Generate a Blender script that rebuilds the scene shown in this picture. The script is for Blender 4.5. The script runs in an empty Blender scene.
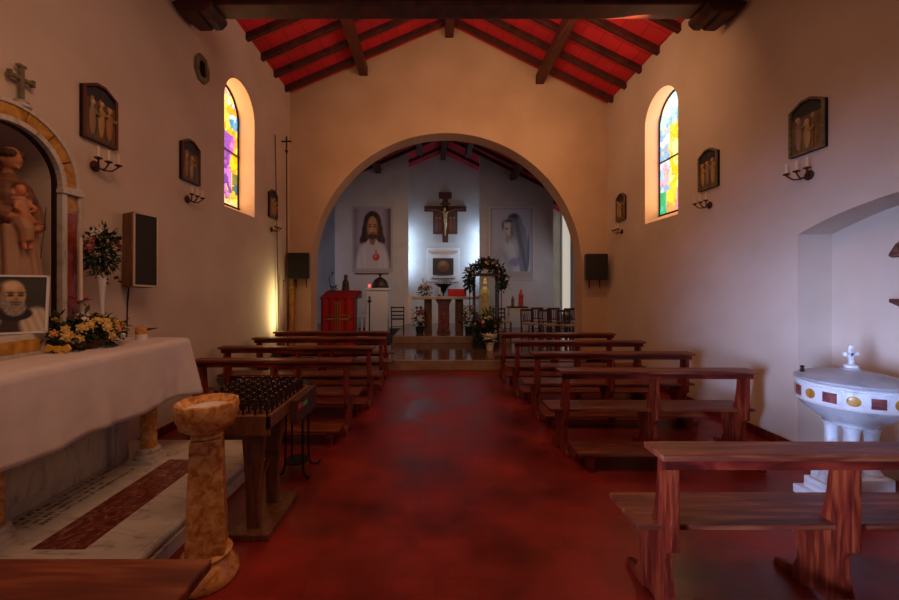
import bpy, bmesh, math, random
from mathutils import Vector, Matrix, noise
from mathutils.kdtree import KDTree
PI = math.pi
C = bpy.context.scene.collection
rnd = random.Random(7)

# ------------------------------------------------------------------ materials
def lin(c):
    return tuple(((x/12.92) if x <= .04045 else ((x+.055)/1.055)**2.4) for x in c)
def rgb(r, g, b): return lin((r/255, g/255, b/255))
def mat(name, col, rough=.6, metal=0, bump=0, bscale=30, spec=.5):
    m = bpy.data.materials.new(name); m.use_nodes = True
    nt = m.node_tree; b = nt.nodes['Principled BSDF']
    b.inputs['Base Color'].default_value = (*col, 1); b.inputs['Roughness'].default_value = rough
    b.inputs['Metallic'].default_value = metal; b.inputs['Specular IOR Level'].default_value = spec
    if bump:
        n = nt.nodes.new('ShaderNodeTexNoise'); n.inputs['Scale'].default_value = bscale; n.inputs['Detail'].default_value = 4
        tc = nt.nodes.new('ShaderNodeTexCoord'); nt.links.new(tc.outputs['Object'], n.inputs['Vector'])
        bp = nt.nodes.new('ShaderNodeBump'); bp.inputs['Strength'].default_value = bump; bp.inputs['Distance'].default_value = .02
        nt.links.new(n.outputs['Fac'], bp.inputs['Height']); nt.links.new(bp.outputs['Normal'], b.inputs['Normal'])
    return m
def mottled(name, cols, scale=4, detail=6, stretch=(1, 1, 1), rough=.5, dist=0, bump=0, spec=.5, lo=.35, hi=.65):
    """noise driven ramp between the given colours"""
    m = mat(name, cols[0], rough, spec=spec); nt = m.node_tree; b = nt.nodes['Principled BSDF']
    tc = nt.nodes.new('ShaderNodeTexCoord'); mp = nt.nodes.new('ShaderNodeMapping'); mp.inputs['Scale'].default_value = stretch
    n = nt.nodes.new('ShaderNodeTexNoise'); n.inputs['Scale'].default_value = scale; n.inputs['Detail'].default_value = detail
    n.inputs['Distortion'].default_value = dist
    r = nt.nodes.new('ShaderNodeValToRGB'); e = r.color_ramp.elements
    k = len(cols)
    e[0].position = lo; e[0].color = (*cols[0], 1); e[1].position = hi; e[1].color = (*cols[-1], 1)
    for i in range(1, k-1):
        x = e.new(lo+(hi-lo)*i/(k-1)); x.color = (*cols[i], 1)
    L = nt.links.new
    L(tc.outputs['Object'], mp.inputs['Vector']); L(mp.outputs['Vector'], n.inputs['Vector'])
    L(n.outputs['Fac'], r.inputs['Fac']); L(r.outputs['Color'], b.inputs['Base Color'])
    if bump:
        bp = nt.nodes.new('ShaderNodeBump'); bp.inputs['Strength'].default_value = bump; bp.inputs['Distance'].default_value = .01
        L(n.outputs['Fac'], bp.inputs['Height']); L(bp.outputs['Normal'], b.inputs['Normal'])
    return m
def bricks(name, c1, c2, mortar, w, h, rough, msize=.01, stain=.35, bump=.2, rough2=None):
    m = mat(name, c1, rough); nt = m.node_tree; b = nt.nodes['Principled BSDF']; L = nt.links.new
    tc = nt.nodes.new('ShaderNodeTexCoord'); br = nt.nodes.new('ShaderNodeTexBrick')
    br.inputs['Color1'].default_value = (*c1, 1); br.inputs['Color2'].default_value = (*c2, 1); br.inputs['Mortar'].default_value = (*mortar, 1)
    br.inputs['Scale'].default_value = 1; br.inputs['Brick Width'].default_value = w; br.inputs['Row Height'].default_value = h
    br.inputs['Mortar Size'].default_value = msize; br.inputs['Mortar Smooth'].default_value = .3
    L(tc.outputs['Object'], br.inputs['Vector'])
    n = nt.nodes.new('ShaderNodeTexNoise'); n.inputs['Scale'].default_value = 1.6; n.inputs['Detail'].default_value = 6
    L(tc.outputs['Object'], n.inputs['Vector'])
    r = nt.nodes.new('ShaderNodeValToRGB'); r.color_ramp.elements[0].position = .3; r.color_ramp.elements[1].position = .7
    r.color_ramp.elements[0].color = (1-stain,)*3+(1,); r.color_ramp.elements[1].color = (1.15,)*3+(1,)
    mx = nt.nodes.new('ShaderNodeMix'); mx.data_type = 'RGBA'; mx.blend_type = 'MULTIPLY'; mx.inputs['Factor'].default_value = 1
    L(n.outputs['Fac'], r.inputs['Fac']); L(br.outputs['Color'], mx.inputs['A']); L(r.outputs['Color'], mx.inputs['B'])
    L(mx.outputs['Result'], b.inputs['Base Color'])
    if rough2 is not None:
        mr = nt.nodes.new('ShaderNodeMapRange'); mr.inputs['From Min'].default_value = .35; mr.inputs['From Max'].default_value = .65
        mr.inputs['To Min'].default_value = rough2; mr.inputs['To Max'].default_value = rough
        L(n.outputs['Fac'], mr.inputs['Value']); L(mr.outputs['Result'], b.inputs['Roughness'])
    bp = nt.nodes.new('ShaderNodeBump'); bp.inputs['Strength'].default_value = bump; bp.inputs['Distance'].default_value = .006; bp.invert = True
    L(br.outputs['Fac'], bp.inputs['Height']); L(bp.outputs['Normal'], b.inputs['Normal'])
    return m
def painted(name, rough=.5, emit=0):
    m = mat(name, (.5, .5, .5), rough); nt = m.node_tree; b = nt.nodes['Principled BSDF']
    a = nt.nodes.new('ShaderNodeAttribute'); a.attribute_name = 'Col'
    nt.links.new(a.outputs['Color'], b.inputs['Base Color'])
    if emit:
        nt.links.new(a.outputs['Color'], b.inputs['Emission Color']); b.inputs['Emission Strength'].default_value = emit
    return m
def glass(name):
    m = bpy.data.materials.new(name); m.use_nodes = True; nt = m.node_tree
    for n in list(nt.nodes): nt.nodes.remove(n)
    o = nt.nodes.new('ShaderNodeOutputMaterial'); g = nt.nodes.new('ShaderNodeBsdfGlossy'); t = nt.nodes.new('ShaderNodeBsdfTransparent')
    g.inputs['Roughness'].default_value = .03; t.inputs['Color'].default_value = (.93, .95, .95, 1)
    f = nt.nodes.new('ShaderNodeFresnel'); f.inputs['IOR'].default_value = 1.3; x = nt.nodes.new('ShaderNodeMixShader')
    nt.links.new(f.outputs[0], x.inputs[0]); nt.links.new(t.outputs[0], x.inputs[1]); nt.links.new(g.outputs[0], x.inputs[2]); nt.links.new(x.outputs[0], o.inputs['Surface'])
    return m
def emitter(name, col, s):
    m = mat(name, col, .5); b = m.node_tree.nodes['Principled BSDF']
    b.inputs['Emission Color'].default_value = (*col, 1); b.inputs['Emission Strength'].default_value = s
    return m

M = {}
M['plaster'] = mottled('plaster', [(.58, .46, .37), (.66, .53, .44)], 1.3, 5, rough=.9, bump=.35, spec=.2)
M['arch_plaster'] = mottled('arch_plaster', [(.56, .37, .23), (.65, .45, .29)], 1.1, 5, rough=.9, bump=.35, spec=.2)
M['white_plaster'] = mottled('white_plaster', [(.52, .49, .47), (.60, .57, .55)], 1.5, 4, rough=.9, bump=.2, spec=.2)
M['floor'] = bricks('floor_tiles', (.32, .022, .013), (.25, .018, .011), (.22, .017, .011), .24, .12, .50, .003, .68, .06, .30)
M['pianelle'] = bricks('red_ceiling_tiles', (.60, .018, .030), (.50, .016, .026), (.28, .01, .016), .30, .53, .75, .008, .15, .2)
M['beam'] = mottled('dark_beam_wood', [(.028, .005, .004), (.085, .014, .009)], 6, 6, (1, 1, 1), .6, bump=.3)
M['purlin'] = mottled('red_beam_wood', [(.05, .010, .008), (.12, .022, .014)], 6, 6, (6, .6, 6), .6, bump=.3)
M['wood'] = mottled('pew_wood', [(.055, .005, .003), (.125, .010, .006), (.22, .024, .011)], 6, 6, (.8, 5, 2), .42, .4, .08, spec=.3)
M['wood_post'] = mottled('pew_end_wood', [(.075, .006, .003), (.16, .016, .006), (.28, .048, .014)], 6, 7, (7, 7, .7), .42, .6, .08, spec=.3)
M['wood_top'] = mottled('worn_pew_wood', [(.075, .012, .006), (.15, .030, .013), (.30, .09, .035)], 4, 8, (.6, 7, 7), .42, .4, .08, spec=.35, lo=.32, hi=.72)
M['stand_wood'] = mottled('stand_wood', [(.10, .034, .014), (.21, .08, .03)], 5, 7, (6, 6, 1), .4, .4, .08)
M['marble'] = mottled('white_marble', [(.34, .29, .25), (.54, .48, .42), (.60, .54, .47)], 3, 10, (1, 3, 1), .35, 2.5, lo=.3, hi=.55)
M['marble_b'] = mottled('font_marble', [(.50, .50, .52), (.72, .72, .74)], 5, 8, rough=.3, dist=2, lo=.3, hi=.5)
M['siena'] = mottled('orange_marble', [(.34, .10, .02), (.68, .31, .08), (.86, .52, .22)], 20, 10, rough=.25, dist=.8, lo=.3, hi=.75)
M['yellow_marble'] = mottled('yellow_marble', [(.34, .14, .02), (.62, .33, .06)], 7, 8, rough=.3, dist=2)
M['red_marble'] = mottled('red_marble', [(.11, .022, .016), (.22, .06, .035), (.50, .28, .20)], 9, 12, rough=.25, dist=3, lo=.4, hi=.78)
M['red_inlay'] = mottled('red_inlay_marble', [(.12, .03, .04), (.30, .09, .07)], 14, 8, rough=.3, dist=1)
M['lid_stone'] = mottled('grey_lid_marble', [(.26, .26, .29), (.40, .40, .43)], 6, 6, rough=.35)
M['red_strip'] = mottled('brick_red_marble', [(.22, .035, .022), (.36, .07, .04)], 10, 6, rough=.3)
M['old_gilt'] = mottled('worn_gilt_frame', [(.10, .07, .04), (.22, .16, .08)], 30, 4, rough=.5)
M['mount'] = mat('picture_mount', (.42, .39, .38), .7)
M['altar_stone'] = mottled('altar_stone', [(.40, .32, .25), (.55, .46, .37)], 5, 5, rough=.4)
M['reveal'] = mat('window_reveal', (.7, .55, .42), .9)
M['step_marble'] = mottled('brown_step_marble', [(.10, .045, .028), (.19, .095, .06)], 3, 8, rough=.12, dist=2)
M['step_edge'] = mottled('travertine', [(.22, .13, .08), (.34, .22, .14)], 4, 8, rough=.3)
M['cloth'] = mottled('white_cloth', [(.66, .57, .56), (.72, .63, .62)], 8, 3, rough=.9, bump=.1, spec=.1)
M['black'] = mat('black_plastic', (.012, .011, .012), .5)
M['grille'] = mat('dark_grille', (.012, .008, .007), .6, bump=.5, bscale=220)
M['silver'] = mat('pale_metal', (.42, .33, .26), .4, .4)
M['iron'] = mat('dark_iron', (.014, .011, .010), .5, .6)
M['rust'] = mat('rusty_iron', (.075, .02, .011), .6, .3)
M['gold'] = mat('gold_paint', (.48, .27, .07), .4, .5)
M['wax'] = mat('candle_wax', (.75, .62, .50), .5)
M['red_wax'] = mat('dark_glass_cup', (.035, .014, .012), .2)
M['leaf'] = mottled('dark_leaves', [(.010, .022, .010), (.035, .065, .022)], 20, 2, rough=.6)
M['leaf2'] = mottled('green_leaves', [(.03, .06, .015), (.09, .14, .035)], 20, 2, rough=.6)
M['rose_y'] = mat('yellow_petals', (.72, .48, .14), .7)
M['rose_o'] = mat('orange_petals', (.70, .33, .12), .7)
M['rose_w'] = mat('white_petals', (.75, .70, .62), .7)
M['rose_r'] = mat('red_petals', (.26, .02, .02), .7)
M['rose_p'] = mat('pink_petals', (.45, .14, .14), .7)
M['ribbon'] = mat('yellow_ribbon', (.75, .45, .06), .4)
M['red_cloth'] = mat('red_cloth', (.42, .014, .016), .85)
M['paint'] = painted('painted_picture', .55)
M['print'] = painted('glossy_print', .45)
M['paint_st'] = painted('painted_sculpture', .65)
M['stained'] = painted('stained_glass', .3, 1.15)
M['pane'] = glass('clear_pane')
M['tube'] = emitter('cool_lamp', (.62, .82, 1), 12)
M['bright_strip'] = emitter('glowing_bright_strip', (.95, .86, .70), .42)  # emission stands in for light falling on the side wall
M['vwhite'] = mat('white_paint', (.72, .70, .70), .6)
M['straw'] = mottled('straw', [(.35, .22, .08), (.55, .38, .16)], 30, 3, rough=.9)
M['chair_wood'] = mat('chair_wood', (.11, .028, .016), .5)
M['chair_dark'] = mat('dark_chair_wood', (.03, .012, .01), .5)
M['redsticker'] = mat('red_sticker', (.6, .05, .05), .5)
M['green'] = mat('green_sticker', (.05, .45, .15), .5)
M['charcoal'] = mat('engraved_letters', (.10, .075, .06), .7)
M['carpet'] = mottled('dark_carpet', [(.012, .010, .010), (.024, .020, .020)], 40, 3, rough=.95)
M['stone'] = mottled('grey_stone', [(.14, .115, .07), (.22, .17, .10)], 12, 4, rough=.9)
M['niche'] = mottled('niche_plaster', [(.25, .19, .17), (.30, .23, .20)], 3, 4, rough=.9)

# ------------------------------------------------------------------ mesh builder
class MB:
    def __init__(s): s.bm = bmesh.new()
    def _add(s, verts, faces):
        vs = [s.bm.verts.new(v) for v in verts]
        for f in faces:
            try: s.bm.faces.new([vs[i] for i in f])
            except ValueError: pass
        return vs
    def box(s, x0, x1, y0, y1, z0, z1, mtx=None):
        p = [Vector((x, y, z)) for z in (z0, z1) for y in (y0, y1) for x in (x0, x1)]
        if mtx: p = [mtx @ v for v in p]
        s._add(p, [(0, 2, 3, 1), (4, 5, 7, 6), (0, 1, 5, 4), (2, 6, 7, 3), (0, 4, 6, 2), (1, 3, 7, 5)]); return s
    def bar(s, a, b, w, h, up=(0, 0, 1)):
        a = Vector(a); b = Vector(b); d = (b-a).normalized(); u = Vector(up); sd = d.cross(u).normalized(); u = sd.cross(d)
        p = [q+sd*(i*w/2)+u*(j*h/2) for q in (a, b) for i, j in ((-1, -1), (1, -1), (1, 1), (-1, 1))]
        s._add(p, [(0, 1, 2, 3), (7, 6, 5, 4), (0, 4, 5, 1), (1, 5, 6, 2), (2, 6, 7, 3), (3, 7, 4, 0)]); return s
    def tube(s, pts, r, n=8, cap=True):
        pts = [Vector(p) for p in pts]; rs = r if isinstance(r, (list, tuple)) else [r]*len(pts)
        rings = []; prev = None
        for i, p in enumerate(pts):
            d = (pts[min(i+1, len(pts)-1)]-pts[max(i-1, 0)]).normalized()
            if prev is None:
                a = Vector((0, 0, 1)) if abs(d.z) < .9 else Vector((1, 0, 0)); u = d.cross(a).normalized()
            else:
                u = (prev-d*prev.dot(d)).normalized()
            prev = u; w = d.cross(u)
            rings.append([s.bm.verts.new(p+(u*math.cos(2*PI*k/n)+w*math.sin(2*PI*k/n))*rs[i]) for k in range(n)])
        for a, b in zip(rings, rings[1:]):
            for k in range(n): s.bm.faces.new((a[k], a[(k+1) % n], b[(k+1) % n], b[k]))
        if cap: s.bm.faces.new(rings[0][::-1]); s.bm.faces.new(rings[-1])
        return s
    def lathe(s, prof, c=(0, 0, 0), n=24, fn=None, sq=False):
        rings = []
        for (r, z) in prof:
            ring = []
            for k in range(n):
                a = 2*PI*k/n; q = r
                if fn: q = fn(r, z, a)
                ring.append(s.bm.verts.new((c[0]+q*math.cos(a), c[1]+q*math.sin(a), c[2]+z)))
            rings.append(ring)
        for a, b in zip(rings, rings[1:]):
            for k in range(n): s.bm.faces.new((a[k], a[(k+1) % n], b[(k+1) % n], b[k]))
        s.bm.faces.new(rings[0][::-1]); s.bm.faces.new(rings[-1]); return s
    def prism(s, prof, axis, a, b, mtx=None):
        """closed 2d profile extruded along axis between a and b. x: (y,z); y: (x,z); z: (x,y)"""
        def P(u, v, w): return {'x': Vector((w, u, v)), 'y': Vector((u, w, v)), 'z': Vector((u, v, w))}[axis]
        n = len(prof); p = [P(u, v, a) for u, v in prof]+[P(u, v, b) for u, v in prof]
        if mtx: p = [mtx @ q for q in p]
        s._add(p, [tuple(range(n))[::-1], tuple(range(n, 2*n))]+[(i, (i+1) % n, n+(i+1) % n, n+i) for i in range(n)]); return s
    def ball(s, c, r, seg=12, rings=8, mtx=None):
        if not isinstance(r, (list, tuple)): r = (r, r, r)
        c = Vector(c); m = Matrix.Translation(c) @ (mtx.to_4x4() if mtx else Matrix()) @ Matrix.Diagonal((*r, 1))
        bmesh.ops.create_uvsphere(s.bm, u_segments=seg, v_segments=rings, radius=1, matrix=m); return s
    def strip(s, inner, outer, a, b, axis='x'):
        """open band between two polylines of equal length, extruded along axis"""
        for i in range(len(inner)-1):
            s.prism([inner[i], inner[i+1], outer[i+1], outer[i]], axis, a, b)
        return s
    def leaf(s, c, d, up, l, w):
        c = Vector(c); d = Vector(d).normalized(); sd = d.cross(Vector(up)); 
        if sd.length < .05: sd = d.cross(Vector((1, .3, .2)))
        sd.normalize(); n = sd.cross(d)
        a, b, e, f, g = c, c+d*l*.5+sd*w/2-n*w*.15, c+d*l-n*l*.12, c+d*l*.5-sd*w/2-n*w*.15, c+d*l*.5+n*w*.08
        s._add([a, b, e, f, g], [(0, 1, 4), (1, 2, 4), (2, 3, 4), (3, 0, 4)])
    def leaves(s, c, r, n, l, w, rg, shell=.4):
        for _ in range(n):
            v = Vector((rg.gauss(0, 1), rg.gauss(0, 1), rg.gauss(0, 1))).normalized()
            k = shell+(1-shell)*rg.random()
            p = Vector((c[0]+v.x*r[0]*k, c[1]+v.y*r[1]*k, c[2]+v.z*r[2]*k))
            d = v+Vector((rg.uniform(-.8, .8), rg.uniform(-.8, .8), rg.uniform(-.6, .8)))
            s.leaf(p, d, (rg.uniform(-1, 1), rg.uniform(-1, 1), 1), l*rg.uniform(.7, 1.2), w*rg.uniform(.7, 1.2))
        return s
    def build(s, name, m, parent=None, smooth=False, bevel=0, loc=None):
        bmesh.ops.recalc_face_normals(s.bm, faces=s.bm.faces)
        me = bpy.data.meshes.new(name); s.bm.to_mesh(me); s.bm.free()
        if smooth:
            for p in me.polygons: p.use_smooth = True
        for q in (m if isinstance(m, list) else [m]): me.materials.append(q)
        o = bpy.data.objects.new(name, me); C.objects.link(o)
        if parent: o.parent = parent
        if loc: o.location = loc
        if smooth:
            try: me.set_sharp_from_angle(angle=math.radians(40))
            except Exception: pass
        if bevel:
            b = o.modifiers.new('bevel', 'BEVEL'); b.width = bevel; b.segments = 2; b.limit_method = 'ANGLE'
        return o

def tag(o, label, cat, group=None, kind=None):
    o['label'] = label; o['category'] = cat
    if group: o['group'] = group
    if kind: o['kind'] = kind
    return o
def struct(o, label=None):
    o['kind'] = 'structure'
    if label: o['label'] = label
    return o
def thing(name, label, cat, loc=(0, 0, 0), rz=0, group=None, kind=None):
    o = bpy.data.objects.new(name, None); C.objects.link(o); o.empty_display_size = .1
    o.location = loc; o.rotation_euler = (0, 0, rz)
    return tag(o, label, cat, group, kind)
def copy_tree(o, parent=None):
    c = o.copy(); C.objects.link(c); c.parent = parent
    for ch in list(o.children): copy_tree(ch, c)
    return c
def place(root, loc, rz, label):
    c = copy_tree(root); c.location = loc; c.rotation_euler = (0, 0, rz); c['label'] = label; return c
def evaluated(o, name):
    dg = bpy.context.evaluated_depsgraph_get(); dg.update()
    return bpy.data.meshes.new_from_object(o.evaluated_get(dg))
def carve(o, cutters):
    for c in cutters:
        m = o.modifiers.new('cut', 'BOOLEAN'); m.operation = 'DIFFERENCE'; m.object = c; m.solver = 'EXACT'
    me = evaluated(o, o.name); o.modifiers.clear(); old = o.data; o.data = me; me.name = o.name
    bpy.data.meshes.remove(old)
    for c in cutters: bpy.data.objects.remove(c)
def sculpt(name, prims, parent=None, voxel=.012, smooth=2, detail=None):
    """prims: (function filling an MB, colour); fused into one continuous surface, coloured by nearest source"""
    allb = bmesh.new(); pts = []
    for fn, col in prims:
        t = MB(); fn(t); bmesh.ops.recalc_face_normals(t.bm, faces=t.bm.faces); me = bpy.data.meshes.new('t'); t.bm.to_mesh(me); allb.from_mesh(me)
        for v in t.bm.verts: pts.append((v.co.copy(), col))
        for f in t.bm.faces: pts.append((f.calc_center_median(), col))
        t.bm.free(); bpy.data.meshes.remove(me)
    me = bpy.data.meshes.new(name); allb.to_mesh(me); allb.free()
    o = bpy.data.objects.new(name, me); C.objects.link(o)
    r = o.modifiers.new('r', 'REMESH'); r.mode = 'VOXEL'; r.voxel_size = voxel; r.use_smooth_shade = True
    sm = o.modifiers.new('s', 'SMOOTH'); sm.iterations = smooth; sm.factor = .5
    ev = evaluated(o, name); o.modifiers.clear(); o.data = ev; ev.name = name; bpy.data.meshes.remove(me)
    kd = KDTree(len(pts))
    for i, (p, _) in enumerate(pts): kd.insert(p, i)
    kd.balance()
    at = ev.color_attributes.new('Col', 'FLOAT_COLOR', 'POINT')
    for i, v in enumerate(ev.vertices):
        col = pts[kd.find(v.co)[1]][1]
        if detail: col = detail(v.co, col)
        at.data[i].color = (*col, 1)
    ev.materials.clear(); ev.materials.append(M['paint_st'])
    for p in ev.polygons: p.use_smooth = True
    if parent: o.parent = parent
    return o
def picture(name, w, h, fn, m, parent=None, nx=44, ny=60, mask=None, face=False):
    """flat painted sheet in local x (width) and z (height), facing -y, centre at the origin"""
    bm = bmesh.new(); vs = {}
    for j in range(ny+1):
        for i in range(nx+1):
            vs[i, j] = bm.verts.new(((i/nx-.5)*w, 0, (j/ny-.5)*h))
    cols = []
    for j in range(ny):
        for i in range(nx):
            u, v = (i+.5)/nx, (j+.5)/ny
            if mask and not mask(u, v): continue
            bm.faces.new((vs[i, j], vs[i+1, j], vs[i+1, j+1], vs[i, j+1]))
            cols.append(fn(u, v))
    loose = [v for v in bm.verts if not v.link_faces]
    bmesh.ops.delete(bm, geom=loose, context='VERTS')
    me = bpy.data.meshes.new(name); bm.to_mesh(me); bm.free()
    at = me.color_attributes.new('Col', 'FLOAT_COLOR', 'CORNER')
    if face:
        for p, c in zip(me.polygons, cols):
            for li in p.loop_indices: at.data[li].color = (*c, 1)
    else:
        for l in me.loops:
            co = me.vertices[l.vertex_index].co; at.data[l.index].color = (*fn(co.x/w+.5, co.z/h+.5), 1)
    me.materials.append(m)
    o = bpy.data.objects.new(name, me); C.objects.link(o)
    if parent: o.parent = parent
    return o
def sm(a, b, x):
    t = max(0, min(1, (x-a)/(b-a))); return t*t*(3-2*t)
def mixc(a, b, t): return tuple(a[i]*(1-t)+b[i]*t for i in range(3))
def el(u, v, cx, cy, rx, ry, soft=.15):
    d = math.sqrt(((u-cx)/rx)**2+((v-cy)/ry)**2); return 1-sm(1-soft, 1+soft, d)
def nz(x, y, s=1, z=0): return noise.noise(Vector((x*s, y*s, z)))

# ------------------------------------------------------------------ room shell
XL, XR, YE = -3.05, 3.62, 8.0
RX, RZ, SL, SR = .3, 7.19, .428, .4985
def roof_z(x): return RZ-(SL*(RX-x) if x < RX else SR*(x-RX))

struct(MB().box(-3.6, 4.3, -3.2, 7.6, -.2, 0).box(-3.6, 4.3, 7.6, 8.5, -.2, .001).build('floor', M['floor']), 'red terracotta brick floor of the nave')
# sanctuary floor and steps
t = thing('floor_sanctuary', 'brown polished marble floor of the sanctuary, one step up', 'floor', kind='structure')
MB().box(-5.3, 5.6, 8.0, 16.2, 0.002, .2).box(-2.55, 3.02, 7.63, 8.0, 0.002, .2).build('slab', M['step_marble'], t)
MB().box(-2.57, 3.04, 7.6, 7.66, 0.002, .203).build('step_edge', M['step_edge'], t, bevel=.008)
t = thing('altar_platform', 'low travertine edged marble platform carrying the high altar', 'platform', kind='structure')
MB().box(-1.1, 1.95, 10.03, 13.4, .2, .378).build('slab', M['step_marble'], t)
MB().box(-1.12, 1.97, 10.0, 10.06, .2, .38).build('step_edge', M['step_edge'], t, bevel=.008)

def arch_prof(y0, y1, z0, zs, n=24, rise=None):
    cy = (y0+y1)/2; r = (y1-y0)/2; rise = rise or r
    p = [(y0, z0), (y1, z0)]
    for k in range(n+1):
        a = PI*k/n; p.append((cy+r*math.cos(a), zs+rise*math.sin(a)))
    return p
def seg_prof(y0, y1, z0, zs, zc, R, n=20):
    cy = (y0+y1)/2; h = (y1-y0)/2; a0 = math.asin(h/R); p = [(y0, z0), (y1, z0)]
    for k in range(n+1):
        a = a0-2*a0*k/n; p.append((cy+R*math.sin(a), zc+R*math.cos(a)))
    return p
# left wall with window and statue niche
WL = dict(y0=5.50, y1=6.42, z0=2.84, zs=4.42)
WR = dict(y0=5.66, y1=6.55, z0=2.75, zs=4.40)
NY, NS = 2.68, 2.47      # niche centre, spring height
wl = MB().box(-3.6, XL, -3.2, 8.5, -.1, 5.84).build('wall_left', M['plaster'])
cut1 = MB().prism(arch_prof(WL['y0'], WL['y1'], WL['z0'], WL['zs']), 'x', -3.8, XL+.2).build('c', M['plaster'])
cut2 = MB().prism(arch_prof(NY-.335, NY+.335, 1.24, NS), 'x', -3.45, XL+.2).build('c', M['plaster'])
carve(wl, [cut1, cut2]); struct(wl, 'plastered side wall of the nave with the saint niche')
wr = MB().box(XR, 4.3, -3.2, 8.5, -.1, 5.70).build('wall_right', M['plaster'])
cut1 = MB().prism(arch_prof(WR['y0'], WR['y1'], WR['z0'], WR['zs']), 'x', XR-.2, 4.5).build('c', M['plaster'])
cut2 = MB().prism(seg_prof(1.41, 3.79, -.05, 2.18, -.625, 3.05), 'x', XR-.2, 3.96).build('c', M['plaster'])
carve(wr, [cut1, cut2]); struct(wr, 'plastered side wall of the nave with the font alcove')
# end wall with the great arch
ew = MB().prism([(-3.6, -.1), (4.3, -.1), (4.3, roof_z(4.3)+.06), (RX, RZ+.06), (-3.6, roof_z(-3.6)+.06)], 'y', YE, YE+.42).build('wall_arch', M['arch_plaster'])
AX, AR, AS = .24, 2.853, 2.06
ap = [(AX-AR, -.5), (AX+AR, -.5)]+[(AX+AR*math.cos(PI*k/48), AS+AR*math.sin(PI*k/48)) for k in range(49)]
cut = MB().prism(ap, 'y', YE-.2, YE+.7).build('c', M['plaster'])
carve(ew, [cut]); struct(ew, 'ochre end wall of the nave pierced by the round sanctuary arch')
# rear wall with an open doorway behind the camera
rw = MB().prism([(-3.6, -.1), (4.3, -.1), (4.3, roof_z(4.3)+.06), (RX, RZ+.06), (-3.6, roof_z(-3.6)+.06)], 'y', -3.3, -3.0).build('wall_rear', M['plaster'])
cut = MB().box(-.9, 1.5, -3.5, -2.8, -.5, 3.0).build('c', M['plaster']); cut2 = MB().box(-.5, 1.1, -3.5, -2.8, 4.0, 5.4).build('c', M['plaster'])
carve(rw, [cut, cut2]); struct(rw)
# ceiling
def slab(x0, x1, y0, y1, th=.12):
    return [(x0, roof_z(x0)), (x1, roof_z(x1)), (x1, roof_z(x1)+th), (x0, roof_z(x0)+th)]
b = MB(); b.prism(slab(-5.5, RX, 0, 0), 'y', -3.3, 16.3); b.prism(slab(RX, 5.8, 0, 0), 'y', -3.3, 16.3)
struct(b.build('ceiling', M['pianelle']), 'red tiled roof underside between dark rafters')
# sanctuary walls
struct(MB().box(-5.5, -5.2, 8.3, 16.2, 0, 5.0).build('wall_sanctuary_left', M['white_plaster']))
w = MB().box(5.25, 5.6, 8.3, 16.2, 0, 4.85).build('wall_sanctuary_right', M['white_plaster'])
struct(w)
struct(MB().prism([(-5.5, 0), (5.8, 0), (5.8, roof_z(5.8)), (RX, RZ), (-5.5, roof_z(-5.5))], 'y', 15.6, 16.0).build('wall_sanctuary_back', M['white_plaster']), 'pale back wall of the sanctuary behind the hanging crucifix')
def panel(x0, x1, name, label):
    pr = [(x0, .2), (x1, .2), (x1, roof_z(x1)+.02)]+([(RX, RZ)] if x0 < RX < x1 else [])+[(x0, roof_z(x0)+.02)]
    struct(MB().prism(pr, 'y', 14.0, 14.22).build(name, M['white_plaster']), label)
panel(-3.69, -.995, 'wall_panel_left', 'tall wall panel carrying the colour portrait')
panel(1.66, 4.35, 'wall_panel_right', 'tall wall panel carrying the pale veiled portrait')
struct(MB().prism([(2.55, 4.35-0), (2.55, 4.4)], 'y', 0, 0).build('x', M['plaster'])) if False else None
# glowing strip added for the lit side wall, right of the wall panel
t = thing('window_3', 'tall narrow glowing strip added for the lit side wall right of the veiled portrait', 'window', kind='structure')
MB().box(5.21, 5.24, 14.55, 15.52, .6, 4.7).build('pane', M['bright_strip'], t)
MB().box(5.18, 5.249, 14.5, 14.56, .5, 4.74).box(5.18, 5.249, 15.52, 15.58, .5, 4.74).box(5.18, 5.249, 14.5, 15.58, .5, .6).build('window_frame', M['vwhite'], t)  # edging added around the glowing strip
# baseboards
struct(MB().box(XR-.018, XR, 3.8, YE, 0, .10).build('baseboard_right', M['wood']))
struct(MB().box(XL, XL+.018, 3.9, YE, 0, .10).build('baseboard_left', M['wood']))
struct(MB().box(XL+.02, AX-AR, YE-.018, YE, 0, .10).build('baseboard_end_left', M['wood']))
struct(MB().box(AX+AR, XR-.02, YE-.018, YE, 0, .10).build('baseboard_end_right', M['wood']))

# ------------------------------------------------------------------ roof timbers
ys = [7.74-.53*k for k in range(20)]
for side, grp in ((-1, 'rafters on the window side of the nave roof'), (1, 'rafters on the alcove side of the nave roof')):
    pass
def rafter(y, side, group, label, x_end, w=.085, h=.11):
    x0 = RX; z0 = RZ-.0; x1 = x_end; 
    b = MB(); b.prism([(x0, RZ), (x1, roof_z(x1)), (x1, roof_z(x1)-h), (x0, RZ-h)], 'y', y-w/2, y+w/2)
    return tag(b.build('rafter', M['beam'], bevel=.008), label, 'rafter', group, 'structure')
for y in ys:
    rafter(y, -1, 'rafters of the left nave roof slope', 'dark squared rafter running down the red tiled slope above the yellow window', XL+.003)
    rafter(y, 1, 'rafters of the right nave roof slope', 'dark squared rafter running down the red tiled slope above the pastel window', XR-.003)
for k in range(12):
    y = 8.75+.55*k
    if 13.9 < y < 14.3: continue
    rafter(y, -1, 'rafters of the sanctuary roof, left slope', 'dark rafter of the sanctuary roof, seen through the arch, above the colour portrait', -5.19)
    rafter(y, 1, 'rafters of the sanctuary roof, right slope', 'dark rafter of the sanctuary roof, seen through the arch, above the veiled portrait', 5.24)
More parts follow.
